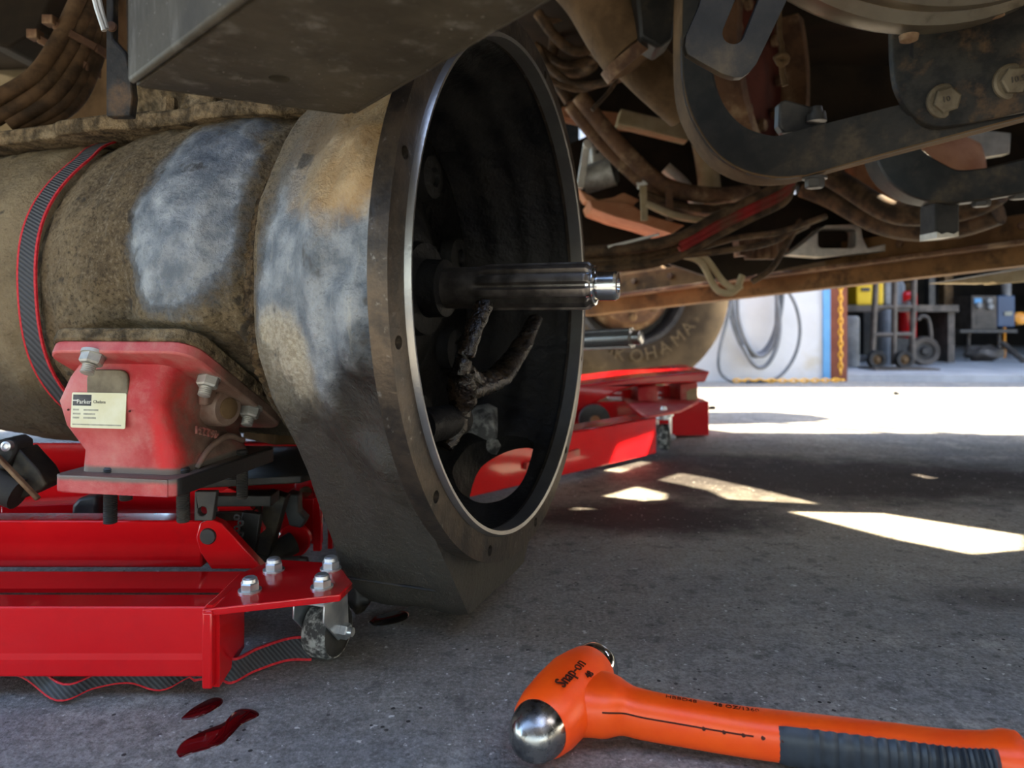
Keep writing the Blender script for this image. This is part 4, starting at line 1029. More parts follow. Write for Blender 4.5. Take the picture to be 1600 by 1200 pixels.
puddle([(575,972),(590,962),(620,955),(638,957),(634,968),(605,977),(585,978)], 'wet black oil drip puddle beneath the foot of the bell housing', M['puddle_black'], 'oil_puddle')
# ------------------------------------------------------------------ hoses and clutter top left
def hose(name, pix, r, m, label, group=None, cat='hose', n=10, k=8):
    P = catmull([at(*p) for p in pix], k); c = P[0]
    o = MB(); o.tube(P, r, n)
    return tag(o.build(name, M[m], smooth=60, base=c), label, cat, group)
hl_ = [('outermost left', [(130,-20,0.95),(112,20,0.95),(86,72,0.94),(50,120,0.92),(-15,160,0.90)], 0.0100),
       ('second from the left', [(150,-20,0.97),(128,30,0.965),(104,85,0.955),(62,140,0.93),(-10,186,0.91)], 0.0110),
       ('middle one', [(162,-20,0.985),(140,40,0.975),(122,95,0.965),(85,150,0.94),(12,194,0.92)], 0.0105),
       ('second from the right', [(172,-20,1.0),(150,50,0.985),(134,105,0.975),(98,160,0.95),(22,200,0.93)], 0.0105),
       ('outermost right', [(180,-20,1.01),(162,45,0.995),(146,105,0.985),(112,165,0.96),(34,206,0.94)], 0.0100)]
for nm, pts, r in hl_:
    hose('rubber_hose', pts, r, 'hose_dusty', 'dusty brown hose in the clamped bundle at the upper left, ' + nm, 'hoses clamped together at the upper left')
for (a, b, nm) in (((60,60),(134,103),'lower'), ((84,38),(150,74),'upper')):
    o = MB(); A, B = at(*a, 0.935), at(*b, 0.965)
    o.bar(A, B, 0.004, 0.010, (0.3,0,1)); o.bar(A + V((0,0.034,0)), B + V((0,0.034,0)), 0.004, 0.010, (0.3,0,1)); o.bar(A, A + V((0,0.034,0)), 0.004, 0.012); o.bar(B, B + V((0,0.034,0)), 0.004, 0.012); o.box(A + V((-0.004,0,0.004)), (0.014, 0.016, 0.012))
    tag(o.build('cable_tie', M['rusty'], smooth=30, base=A, bevel=0.001), nm + ' dusty tie band round the hose bundle at the upper left', 'cable tie')
# tan housing and dark arch far behind the hoses
o = MB(); o.pix([(-30,105),(60,128),(100,148),(140,160),(140,182),(60,165),(20,158),(-30,166)], 1.6, 0.12); tag(o.build('axle_bracket', M['tan_dust'], smooth=30, base=at(40,165,1.6), bevel=0.006), 'tan dusty sloping bracket behind the hose bundle', 'bracket')
o = MB(); o.lathe([(-0.25, 0.0), (-0.25, 0.17), (-0.21, 0.20), (0.10, 0.205), (0.14, 0.17), (0.14, 0.0)], at(60, 235, 1.9), (1,0.2,0.1), 40); tag(o.build('air_tank', M['tan_dust'], smooth=40, base=at(60,300,1.9)), 'tan dusty air tank far behind the hoses at the left edge', 'tank')
o = MB(); o.pix([(90,-110),(170,-110),(175,230),(95,235)], 1.35, 0.06); tag(o.build('mud_shield', M['brown_dust'], smooth=30, base=at(130,235,1.35), bevel=0.004), 'brown dusty shield panel between hose bundle and hanger strap', 'shield')
o = MB(); o.pix([(-40,-30),(90,-30),(60,45),(10,75),(-40,60)], 1.25, 0.15); tag(o.build('spring_hanger', M['underbody'], smooth=30, base=at(20,70,1.25), bevel=0.005), 'black dirty spring hanger casting in the upper left corner', 'hanger')
# brown support seen between gear box and bell foot
o = MB(); o.bar(at(405, 672, 0.93), at(560, 672, 1.05), 0.08, 0.030); tag(o.build('wood_block', M['rust_wood'] if 'rust_wood' in M else M['brown_dust'], smooth=30, base=at(480,690,0.98), bevel=0.003), 'brown dusty block wedged under the transmission behind the red gearbox', 'block')

# ------------------------------------------------------------------ upper right: slotted tab, channel crossmember, gusset plate, oil pan
def slotpath(a, b, r, n=8):
    a, b = V((*a, 0)), V((*b, 0)); d = (b-a).normalized(); p = V((-d.y, d.x, 0)); out = []
    for i in range(n+1): t = PI*i/n; out.append(b + (p*math.cos(t) + d*math.sin(t))*r)
    for i in range(n+1): t = PI*i/n; out.append(a + (-p*math.cos(t) - d*math.sin(t))*r)
    return [(q.x, q.y) for q in out]
o = MB(); o.pix([(1106,-40),(1092,10),(1072,55),(1070,72),(1074,84),(1090,94),(1130,116),(1146,121),(1160,120),(1172,112),(1182,100),(1228,4),(1246,-40)], 0.55, 0.008, [slotpath((1176,-22), (1146,52), 17)])
tag(o.build('slotted_tab', M['black_paint'], smooth=30, base=at(1150,60,0.55), bevel=0.0012), 'flat black steel tab with a long open slot hanging at the top', 'bracket')
YC = lambda px: 1.02 - (px-1065)/535*0.20
chan = thing('channel_crossmember', at(1200, 270, 0.97), 'black curved channel crossmember sweeping from upper centre to right edge', 'crossmember')
outer_ = [(p.x, p.y) for p in catmull([(1068,-30,0),(1066,60,0),(1070,140,0),(1086,190,0),(1120,240,0),(1165,268,0),(1215,278,0),(1260,275,0)], 5)]
inner_ = [(p.x, p.y) for p in catmull([(1235,207,0),(1205,212,0),(1160,196,0),(1128,158,0),(1112,100,0),(1108,40,0),(1110,-30,0)], 5)]
o = MB(); o.pix(outer_ + [(1420,231),(1720,152),(1720,72),(1420,160)] + inner_, YC, 0.014); o.build('web', M['channel_paint'] if 'channel_paint' in M else M['black_paint'], chan, 30, bevel=0.002)
# turned-back lower and upper flanges
lowp = [at(x, y, YC(x)) for x, y in outer_ + [(1420,231),(1720,152)]]
o = MB(); o.loft([[p, p + V((0,0.058,0)), p + V((0,0.058,0.006)), p + V((0,0,0.006))] for p in lowp]); o.build('lower_flange', M['brown_dust'], chan, 40)
upp = [at(x, y, YC(x)) for x, y in [(1720,72),(1420,160)] + inner_]
o = MB(); o.loft([[p, p + V((0,0.040,0)), p + V((0,0.040,-0.005)), p + V((0,0,-0.005))] for p in upp]); o.build('upper_flange', M['black_paint'], chan, 40)
for (x, y, dy) in ((1283, 280, 0.02),):
    b0 = at(x, y-8, YC(x)) + V((0, dy, 0)); o = MB(); o.lathe([(0, 0.016), (0.003, 0.016)], b0, (0,0,-1), 20); o.hexa(b0 - V((0,0,0.003)), (0,0,-1), 0.0125, 0.012); o.build('flange_bolt', M['dark_steel'], chan, 30)
o = MB(); o.pix([(1218,160),(1228,155),(1292,172),(1292,196),(1225,208),(1217,196)], YC(1250)+0.03, 0.02); o.build('spring_clip', M['dark_steel'], chan, 35, bevel=0.003)
b0 = at(1276, 190, YC(1276)+0.028); o = MB(); o.lathe([(0,0.013),(0.010,0.012),(0.011,0.008),(0.020,0.007)], b0, (0,0,1), 18); o.build('clip_stud', M['dark_steel'], chan, 35)
o = MB(); o.lathe([(0, 0.0125), (0.0012, 0.0125)], at(1345, 241, YC(1345)) + V((0,0.022,0.002)), (0,0,-1), 18); o.build('flange_hole', M['dark_void'], chan, 35)
gus = thing('gusset_plate', at(1480, 190, 0.84), 'rusted dark gusset plate with two large bolt heads at the right edge', 'plate')
YG = lambda px: YC(px) - 0.016
gp = [(1393,-40),(1396,90),(1402,135),(1420,170),(1445,192),(1470,198),(1505,194),(1720,150),(1720,-40)]
gp = gp[:1] + [(p.x, p.y) for p in catmull([(x, y, 0) for x, y in gp[1:7]], 4)] + gp[7:]
o = MB(); o.pix(gp, YG, 0.012); o.build('plate', M['gusset_rust'] if 'gusset_rust' in M else M['black_paint'], gus, 30, bevel=0.0015)
for (x, y, rot, tx) in ((1475, 158, 0.3, '10'), (1580, 128, 0.0, '109')):
    c = at(x, y, YG(x)); ax = V((-0.12, -1, -0.10)).normalized()
    o = MB(); o.lathe([(0, 0.0205), (0.003, 0.0200), (0.0045, 0.0175)], c, ax, 28); o.hexa(c + ax*0.004, ax, 0.0155, 0.007, rot); b = o.build('bolt_head', M['bolt_tan'] if 'bolt_tan' in M else M['dusty_bolt'], gus, 30)
    text('10.9' if tx == '109' else '10', 0.0095, c + ax*0.0112 + V((-0.007, 0.0, -0.004)), V((1, -0.12, 0.20)), V((-0.20, -0.10, 1)), M['grey_steel'], 'bolt_marking', b, 0.0004)
o = MB(); o.pix(rrect(1421, 64, 1443, 92, 10, 4), YG(1430)-0.0006, 0.001); o.build('plate_slot', M['dark_void'], gus, 30)
# round metal pan under the engine
pz = at(1412, 57, 0.80)
o = MB(); cpan = pz + V((0, 0, 0.27))
o.lathe([(0.30, 0.235), (0.20, 0.252), (0.140, 0.257), (0.132, 0.263), (0.112, 0.264), (0.104, 0.259), (0.075, 0.260), (0.068, 0.266), (0.055, 0.266), (0.048, 0.262), (0.045, 0.262), (0.035, 0.272), (0.010, 0.272), (0.0, 0.268), (-0.012, 0.255), (-0.012, 0.0)], cpan, V((0.04,-1,0)), 96)
pn = tag(o.build('engine_pan', M['pan_metal'], smooth=35, base=pz), 'bright worn metal engine pan curving along the top right', 'engine pan')
for x, y in ((1420, 58), (1555, 20)):
    o = MB(); o.lathe([(0, 0.010), (0.006, 0.009), (0.008, 0.004)], at(x, y-3, 0.78), (0,0,-1), 16); q = o.build('pan_bolt', M['rusty'], pn, 40)
# flywheel housing ring seen through the channel
o = MB(); c_f = at(1215, 95, 1.55)
o.ring([(0, 0.205), (0.0, 0.235), (-0.10, 0.245), (-0.10, 0.205)], c_f, (0.75,-0.6,0), 64); fw = tag(o.build('flywheel_housing', M['rusty'], smooth=35, base=c_f), 'rusty round flywheel housing behind the curved channel', 'flywheel')
o = MB(); o.lathe([(-0.06, 0.205), (-0.05, 0.10), (-0.03, 0.04), (-0.03, 0.0)], c_f, (0.75,-0.6,0), 48); dsk = o.build('clutch_disc', M['red_dark'] if 'red_dark' in M else M['underbody'], fw, 40)
for k in range(9):
    a = 2*PI*k/9; ax, u, x_ = frame((0.75,-0.6,0)); o = MB(); o.hexa(c_f + (u*math.cos(a) + x_*math.sin(a))*0.13 - ax*0.045, ax, 0.014, 0.012); o.build('disc_bolt', M['rusty'], dsk, 30)
# knotted cord
t = thing('knotted_cord', at(1222, 90, 1.2), 'short frayed cord with a knot dangling behind the slotted tab', 'cord')
o = MB(); o.tube(catmull([at(1214,-165,1.2), at(1218,40,1.2), at(1222,70,1.2), at(1221,92,1.2), at(1223,115,1.2), at(1227,134,1.2)], 5), [0.0045]*8 + [0.0055]*9 , 8); o.build('strand', M['brown_dust'], t, 60)
o = MB(); o.tube(catmull([at(1212,88,1.2), at(1220,100,1.195), at(1230,92,1.195), at(1222,86,1.19), at(1214,92,1.2), at(1232,97,1.2)], 5), 0.0055, 8); o.build('knot', M['brown_dust'], t, 60)
# second hanger further back at the right edge
YH = lambda px: 1.30 - (px-1370)/230*0.16
h2 = thing('rear_hanger', at(1450, 315, 1.25), 'second dusty black curved hanger below the channel at the right edge', 'hanger')
pp = [(p.x, p.y) for p in catmull([(1365,225,0),(1376,262,0),(1400,292,0),(1440,312,0),(1490,317,0),(1540,312,0)], 5)] + [(1720,280),(1720,225),(1600,247)] + [(p.x, p.y) for p in catmull([(1540,262,0),(1500,265,0),(1475,255,0),(1450,240,0),(1430,222,0)], 4)]
o = MB(); o.pix(pp, YH, 0.05); o.build('hanger_web', M['black_paint'], h2, 30, bevel=0.003)
for x, y in ((1533, 316), (1592, 304)):
    b0 = at(x, y-6, YH(x)+0.02); o = MB(); o.hexa(b0, (0,0,-1), 0.014, 0.014); o.build('hanger_bolt', M['dark_steel'], h2, 30)
o = MB(); o.pix([(1400,215),(1500,200),(1580,208),(1578,240),(1500,252),(1430,243)], 1.75, 0.03, [rrect(1505,232,1536,243,4,2)] if False else []); tag(o.build('bright_bracket', M['aluminium'], smooth=30, base=at(1500,250,1.75), bevel=0.002), 'pale bracket glimpsed above the second hanger at the right', 'bracket')
# big dusty hoses sagging below the channel
hose('coolant_hose', [(1290,270,1.75),(1330,295,1.72),(1390,330,1.65),(1450,335,1.6),(1520,322,1.55),(1560,300,1.5)], 0.026, 'hose_dusty', 'upper of two thick dusty hoses sagging below the crossmember', 'thick hoses below the crossmember', n=16)
hose('coolant_hose', [(1255,290,1.85),(1300,308,1.82),(1370,345,1.75),(1430,357,1.68),(1500,350,1.62),(1560,330,1.55)], 0.030, 'hose_dusty', 'lower of two thick dusty hoses sagging below the crossmember', 'thick hoses below the crossmember', n=16)
o = MB(); P = at(1420, 335, 1.66); o.ring([(-0.004, 0.031), (0.004, 0.031), (0.004, 0.028), (-0.004, 0.028)], at(1420,354,1.69), (1,-0.15,0.0), 24); tag(o.build('hose_clamp', M['dark_steel'], smooth=40, base=P), 'thin dark clamp band round the lower thick hose', 'clamp')
# orange tank bottom lit by the sunny ground
o = MB(); o.lathe([(-0.15, 0.0), (-0.15, 0.07), (-0.12, 0.105), (-0.06, 0.128), (0.08, 0.130), (0.13, 0.105), (0.15, 0.06), (0.15, 0.0)], at(1425, 286, 1.84), (1,-0.2,0), 40); tag(o.build('orange_reservoir', M['rust_orange'], smooth=50, base=at(1425,380,1.84)), 'rounded orange reservoir bottom showing beneath the thick hoses', 'reservoir')
o = MB(); o.pix([(1462,315),(1500,315),(1500,366),(1490,370),(1462,366)], 1.24, 0.05); bu = tag(o.build('rubber_bumper', M['rubber'], smooth=30, base=at(1480,366,1.45), bevel=0.004), 'black block bumper hanging under the second hanger', 'bumper')
o = MB(); o.pix([(1464,362),(1472,366),(1480,363),(1490,366),(1498,362),(1498,369),(1464,372)], 1.235, 0.052); o.build('chipped_edge', M['aluminium'], bu, 30)
# far frame rail, C-section
RA, RB = at(905, 494, 2.55), at(1760, 396, 1.62)
rl = thing('frame_rail', (RA+RB)/2, 'long brown dusty truck frame rail running across the far right', 'frame rail')
d_ = (RB-RA).normalized(); sd_ = V((-d_.y, d_.x, 0)); 
o = MB(); hgt_ = 0.125
o.loft([[q, q + sd_*0.08, q + sd_*0.08 + V((0,0,0.010)), q + sd_*0.010 + V((0,0,0.010)), q + sd_*0.010 + V((0,0,hgt_-0.01)), q + sd_*0.08 + V((0,0,hgt_-0.01)), q + sd_*0.08 + V((0,0,hgt_)), q + V((0,0,hgt_))] for q in (RA, RB)]); o.build('rail_channel', M['rail_brown'], rl, 30, bevel=0.003)
o = MB(); a_, b_ = RA - sd_*0.03 + V((0,0,0.052)), RB - sd_*0.03 + V((0,0,0.052)); o.bar(a_, b_, 0.065, 0.010); o.build('rail_ledge', M['rusty'], rl, 30, bevel=0.002)
for k in range(9):
    p = RA.lerp(RB, 0.15 + k*0.09) + V((0,0,0.095)) ; o = MB(); o.hexa(p, -sd_, 0.010, 0.009); o.build('rail_bolt', M['rusty'], rl, 30)
# bracket welded on the rail
o = MB(); o.pix([(1232,398),(1290,352),(1345,350),(1348,372),(1356,388),(1390,380),(1390,392),(1285,402)], 1.93, 0.05, [rrect(1278,357,1338,388,7,3)]); tag(o.build('rail_bracket', M['aluminium'], smooth=30, base=at(1310,400,1.93), bevel=0.003), 'pale bracket with a square window standing on the frame rail', 'bracket')
# pale strip painted as the sunlit lower edge of the rail at right
o = MB(); o.pix([(1468,442),(1540,430),(1720,400),(1720,432),(1560,444),(1552,440),(1545,443)], 1.95, 0.06); tag(o.build('lit_rail_strip', M['chain_yellow'] if False else M['tan_dust'], smooth=30, base=at(1560,444,1.95), bevel=0.003), 'tan strip coloured as the sunlit lower edge of the frame rail at right', 'bracket')
# ------------------------------------------------------------------ upper centre: intake pipe, wiring, junction box
def pipe(name, pix, r, m, label, cat='pipe', n=24):
    return hose(name, pix, r, m, label, None, cat, n)
pipe('elbow_pipe', [(880,-60,1.25),(925,-10,1.22),(962,50,1.2),(990,88,1.19)], 0.052, 'brown_dust', 'thick dusty tan pipe descending right of the bell housing')
pipe('lower_pipe', [(985,80,1.30),(1025,120,1.30),(1075,165,1.32)], 0.047, 'brown_dust', 'dusty tan pipe continuing from the clamp towards the curved channel')
o = MB(); o.ring([(-0.010, 0.060), (0.010, 0.060), (0.010, 0.052), (-0.010, 0.052)], at(990,88,1.20), (0.6,0.1,-0.8), 32); tag(o.build('pipe_clamp', M['rusty'], smooth=35, base=at(990,88,1.2)), 'rusty band clamp joining the two tan pipes', 'clamp')
o = MB(); o.pix([(992,-30),(1060,-30),(1052,60),(1030,76),(1000,58)], 1.12, 0.06); tag(o.build('black_duct', M['black_paint'], smooth=30, base=at(1030,70,1.12), bevel=0.006), 'black angular duct end between tan pipe and curved channel', 'duct')
wires = [([(840,20,1.6),(870,60,1.6),(900,80,1.6),(940,70,1.6)], 0.012), ([(835,70,1.65),(880,100,1.65),(920,95,1.65),(965,75,1.6)], 0.010), ([(842,75,1.64),(862,108,1.62),(900,132,1.6),(950,128,1.55),(1000,110,1.5)], 0.009),
         ([(850,122,1.6),(905,140,1.6),(955,122,1.55),(985,100,1.5)], 0.007), ([(845,35,1.7),(890,15,1.7),(905,-30,1.7)], 0.014), ([(850,100,1.75),(905,112,1.75),(930,90,1.7),(925,50,1.7)], 0.016), ([(830,5,1.8),(865,50,1.8),(862,110,1.8),(890,160,1.8)], 0.014)]
names = ['uppermost', 'second', 'third', 'thin fourth', 'rising', 'thick looped', 'rearmost']
for (p, r), nm in zip(wires, names):
    hose('wire_loom', p, r, 'hose_dusty', nm + ' brown wiring loom in the tangle right of the bell top', 'wiring tangle right of the bell', 'cable', 8)
hose('frayed_wire', [(925,85,1.3),(955,112,1.3),(962,125,1.3),(950,145,1.3),(925,172,1.3)], 0.004, 'hose_dusty', 'frayed thin wire hanging below the tan pipe clamp', None, 'wire', 8)
# diagonal brown loom falling to the lower right
hose('main_loom', [(905,150,1.7),(940,195,1.7),(985,245,1.7),(1040,290,1.72),(1110,305,1.75),(1180,300,1.8)], 0.020, 'rusty', 'thick diagonal brown cable loom falling past the junction box', None, 'cable', 12)
hose('main_loom', [(890,165,1.72),(930,215,1.72),(985,270,1.72),(1045,320,1.74),(1110,330,1.76)], 0.015, 'rusty', 'thinner brown cable loom running under the thick diagonal loom', None, 'cable', 12)
o = MB(); o.pix([(878,166),(985,178),(1005,200),(935,196),(880,184)], 1.95, 0.05); tag(o.build('crossbar', M['rust_orange'], smooth=30, base=at(930,196,1.95), bevel=0.003), 'reddish crossbar above the bright gap beside the bell', 'crossbar')
o = MB(); o.bar(at(965,185,1.85), at(1075,212,1.85), 0.05, 0.040); tag(o.build('crossbar', M['tan_dust'], smooth=30, base=at(1010,200,1.85), bevel=0.004), 'pale tan crossbar left of the curved channel', 'crossbar')
# junction box
jb = thing('junction_box', at(935, 300, 1.8), 'pale dusty junction box with round motor beside the bell housing', 'box')
o = MB(); o.pix([(922,228),(962,218),(976,236),(972,262),(950,256),(925,262)], 1.80, 0.10); bx_ = o.build('box_shell', M['aluminium'], jb, 30, bevel=0.006)
text('BENDIX', 0.018, at(928,237,1.797), (1,0,0.22), (-0.2,0,1), M['label_black'], 'maker_mark', bx_, 0.0005) if False else None
for k in range(4):
    o = MB(); o.pix([(931 + k*7, 235 - k*1.5),(936 + k*7, 234 - k*1.5),(936 + k*7, 239 - k*1.5),(931 + k*7, 240 - k*1.5)], 1.798, 0.003); o.build('worn_lettering', M['grey_steel'], bx_, 0)
o = MB(); o.tube([at(912,282,1.82), at(958,268,1.80)], 0.036, 24); o.build('motor', M['dusty_bolt'], jb, 40)
o = MB(); o.tube([at(955,269,1.80), at(962,267,1.80)], 0.030, 24); o.build('motor_cap', M['rubber'], jb, 40)
o = MB(); o.bar(at(917,225,1.78), at(906,295,1.78), 0.02, 0.018, (1,0,0)); o.lathe([(0,0.012),(0.01,0.012)], at(918,226,1.77), (0,-1,0), 16); o.build('box_arm', M['aluminium'], jb, 35, bevel=0.002)
o = MB(); o.pix([(904,294),(935,312),(958,308),(975,300),(1000,312),(990,320),(940,322),(915,312)], 1.78, 0.08); o.build('box_foot', M['rust_orange'], jb, 30, bevel=0.004)
# rusty shelf plate under the box
o = MB(); o.pix([(920,312),(985,318),(1010,335),(1070,352),(1050,365),(1005,350),(960,338),(925,325)], 1.75, 0.16); tag(o.build('shelf_plate', M['rust_orange'], smooth=30, base=at(985,345,1.75), bevel=0.003), 'rust orange shelf plate below the junction box', 'plate')
for x in (1005, 1045):
    o = MB(); o.bar(at(x, 290, 1.70), at(x+2, 345, 1.70), 0.006, 0.016, (1,0,0)); tag(o.build('tie_clip', M['tan_dust'] if x < 1020 else M['rusty'], smooth=30, base=at(x,345,1.7), bevel=0.001), ('pale' if x < 1020 else 'brown') + ' upright clip holding cables on the shelf plate', 'clip')
o = MB(); o.lathe([(0,0.010),(0.02,0.012),(0.03,0.008)], at(995,290,1.72), (1,0,0.4), 14); tag(o.build('brass_fitting', M['label_white'], smooth=40, base=at(1000,290,1.72)), 'small bright fitting above the shelf plate', 'fitting')
for i, (p, r, m) in enumerate([([(1000,300,1.72),(1050,318,1.72),(1100,328,1.74),(1150,322,1.76)], 0.010, 'hose_dusty'), ([(1010,318,1.70),(1060,338,1.70),(1120,345,1.74)], 0.009, 'tan_dust'),
        ([(1040,262,1.9),(1070,290,1.9),(1095,330,1.9)], 0.016, 'aluminium'), ([(1095,205,1.95),(1105,260,1.95),(1110,300,1.95),(1120,330,1.95)], 0.030, 'tan_dust')]):
    hose('air_line', p, r, m, ['upper dusty air line above the shelf plate', 'lower tan air line lying along the shelf plate', 'pale bent rod behind the diagonal loom', 'short tan standpipe left of the curved channel foot'][i], None, 'hose', 10)
# red cable bundle
for i, (dy, r, m) in enumerate(((0, 0.011, 'red_cable'), (9, 0.010, 'red_cable'), (-11, 0.012, 'hose_dusty'), (18, 0.009, 'hose_dusty'))):
    bp = [(1240,262+dy,1.62),(1226,296+dy,1.62),(1170,325+dy,1.62),(1110,355+dy,1.62),(1062,382+dy,1.62)]
    if m == 'hose_dusty': bp += [(1000,398+dy,1.64),(905,406+dy,1.70)]
    hose('battery_cable', bp, r, m,
         ['upper red battery cable sweeping down to the left', 'lower red battery cable sweeping down to the left', 'dark cable lying above the red battery cables', 'dark cable lying below the red battery cables'][i], 'battery cables right of the shaft', 'cable', 10)
for i in range(4):
    hose('harness_cable', [(905,392+i*9,1.72),(960,388+i*9,1.70),(1020,380+i*9,1.68),(1075,366+i*8,1.66)], 0.011, 'hose_dusty', ['top', 'second', 'third', 'bottom'][i] + ' cable of the dark harness above the input shaft tip', 'harness above the shaft tip', 'cable', 10)
tag(MB().bar(at(950,386,1.66), at(1030,366,1.66), 0.004, 0.006).build('bright_strip', M['label_white'], smooth=0, base=at(990,376,1.66)), 'thin bright strip on the harness above the shaft tip', 'strip')
for i, p in enumerate([[(1070,392,1.66),(1100,402,1.66),(1130,440,1.66),(1150,450,1.66),(1160,430,1.66)], [(1065,398,1.66),(1095,410,1.66),(1118,450,1.66),(1140,458,1.66),(1158,446,1.66)], [(1090,388,1.64),(1150,372,1.64),(1220,362,1.66),(1290,338,1.7)], [(1060,400,1.62),(1130,392,1.62),(1200,380,1.64),(1262,352,1.7)], [(1175,440,1.64),(1205,420,1.64),(1230,380,1.66),(1250,345,1.7)]]):
    hose('tan_cable', p, 0.008 if i < 2 else 0.007, 'tan_dust' if i < 2 else 'hose_dusty', ['inner tan cable looping down below the harness', 'outer tan cable looping down below the harness', 'upper thin cable running to the sagging hoses', 'lower thin cable running to the sagging hoses', 'dark cable rising beside the rail bracket'][i], 'thin cables above the frame rail', 'cable', 8)
o = MB()
for k in range(4): o.tube([at(1170+k*12, 372+(k%2)*6, 1.75), at(1172+k*12, 405, 1.75)], 0.014, 12)
o.bar(at(1150,385,1.77), at(1225,378,1.77), 0.05, 0.05); tag(o.build('valve_block', M['rusty'], smooth=40, base=at(1190,405,1.75)), 'rusty valve block with four stubs above the frame rail', 'valve')
# dark backing panel added to block sky behind the clutter, bright gaps left open
o = MB(); o.pix([(780,-160),(1850,-160),(1850,330),(1560,350),(1400,392),(1300,405),(1130,440),(1010,400),(880,395),(780,395)], 2.0, 0.03,
    [[(874,182),(918,187),(921,211),(888,226),(874,226)], [(1226,284),(1249,288),(1250,303),(1228,305)]])
tag(o.build('sky_backing_panel', M['underbody'], smooth=0, base=at(1200,395,2.0)), 'dark backing panel added to block sky behind the hoses and cables', 'panel')
o = MB(); o.pix([(-900,-160),(250,-160),(250,120),(100,150),(-900,200)], 2.05, 0.03); tag(o.build('sky_backing_panel', M['underbody'], smooth=0, base=at(0,150,2.05)), 'dark backing panel added to block sky behind the hose bundle at left', 'panel')

# ------------------------------------------------------------------ tyre and hub
TY = 3.05; tc = at(988, 450, TY); TRd = 0.445
tw = thing('truck_wheel', V((tc.x, TY+0.15, 0)), 'large dusty brown truck tyre beyond the second red jack', 'tyre')
ax = V((0.10, -1, 0)).normalized()
o = MB(); o.lathe([(-0.30, 0.26), (-0.30, TRd*0.90), (-0.27, TRd*0.985), (-0.25, TRd)] + [(-0.25 + 0.02*k, TRd - (0.0 if k % 3 else 0.008)) for k in range(1, 11)] + [(-0.045, TRd), (-0.025, TRd*0.985)], tc, ax, 72, cap=False); o.build('tread', M['tread_rubber'], tw, 40)
o = MB(); o.lathe([(-0.025, TRd*0.985), (-0.005, TRd*0.93), (0.006, TRd*0.80), (0.004, TRd*0.68), (-0.012, TRd*0.58), (-0.030, TRd*0.55)], tc, ax, 72, cap=False); sw = o.build('sidewall', M['tire'], tw, 60)
for k, ch in enumerate('YOKOHAMA'):
    a = math.radians(-128 + k*13); u = V((math.cos(a), 0, math.sin(a))); tdir = V((-math.sin(a), 0, math.cos(a)))
    text(ch, 0.075, tc + ax*0.008 + u*TRd*0.70 - tdir*0.02, tdir, -u, M['tire_mark'], 'sidewall_letter', sw, 0.004)
o = MB(); o.lathe([(-0.030, TRd*0.57), (-0.022, TRd*0.56), (-0.026, TRd*0.52), (-0.15, TRd*0.50), (-0.16, 0.05), (-0.16, 0)], tc, ax, 64, cap=False); o.build('rim', M['dark_steel'], tw, 40)
o = MB(); o.lathe([(-0.16, 0.19), (-0.06, 0.185), (-0.03, 0.16), (0.0, 0.15), (0.01, 0.10), (0.03, 0.07), (0.03, 0)], tc, ax, 40); hb = o.build('brake_drum', M['rusty'], tw, 40)
for k in range(8):
    a = 2*PI*k/8; o = MB(); o.hexa(tc + ax*0.005 + V((math.cos(a), 0, math.sin(a)))*0.125, ax, 0.016, 0.014); o.build('drum_bolt', M['brown_dust'], hb, 30)
o = MB(); o.pix([(965,420),(1030,410),(1070,440),(1050,470),(1000,480),(970,462)], 2.85, 0.12); o.build('brake_bracket', M['brown_dust'], tw, 35, bevel=0.01)
o = MB(); o.tube([at(1040,455,2.75), at(1150,445,2.6)], 0.022, 14); tag(o.build('tie_rod', M['dark_steel'], smooth=40, base=at(1090,450,2.7)), 'dark steering tie rod in front of the wheel hub', 'rod')
# splined shaft end behind the bell
t = thing('splined_stub', at(930, 535, 1.55), 'bright edged splined stub shaft poking out behind the bell', 'shaft')
d_ = (at(1005,527,1.50) - at(880,533,1.62)).normalized(); rings = []; a_, u_, x_ = frame(d_)
p0 = at(880,533,1.62); L_ = (at(990,528,1.52) - p0).length
o = MB()
for h in (0, L_):
    rings.append([p0 + a_*h + (u_*math.cos(2*PI*k/80) + x_*math.sin(2*PI*k/80))*(0.022 if (k % 8) < 4 else 0.0185) for k in range(80)])
o.loft(rings); o.build('splines', M['lip_steel'], t, 30)
o = MB(); o.lathe([(0, 0.017), (0.003, 0.012), (0.005, 0.015), (0.020, 0.015), (0.022, 0.012), (0.022, 0)], p0 + a_*L_, a_, 24); o.build('stub_tip', M['lip_steel'], t, 35)
o = MB(); o.lathe([(-0.10, 0.05), (-0.02, 0.05), (-0.01, 0.04), (0.0, 0.025)], p0, a_, 24); o.bar(p0 - a_*0.06, V((p0.x - 0.06, p0.y, 0.012)), 0.05, 0.06, (0,1,0)); o.box(V((p0.x-0.06, p0.y, 0.006)), (0.16, 0.14, 0.012)); o.build('shaft_stand', M['dark_steel'], t, 35)

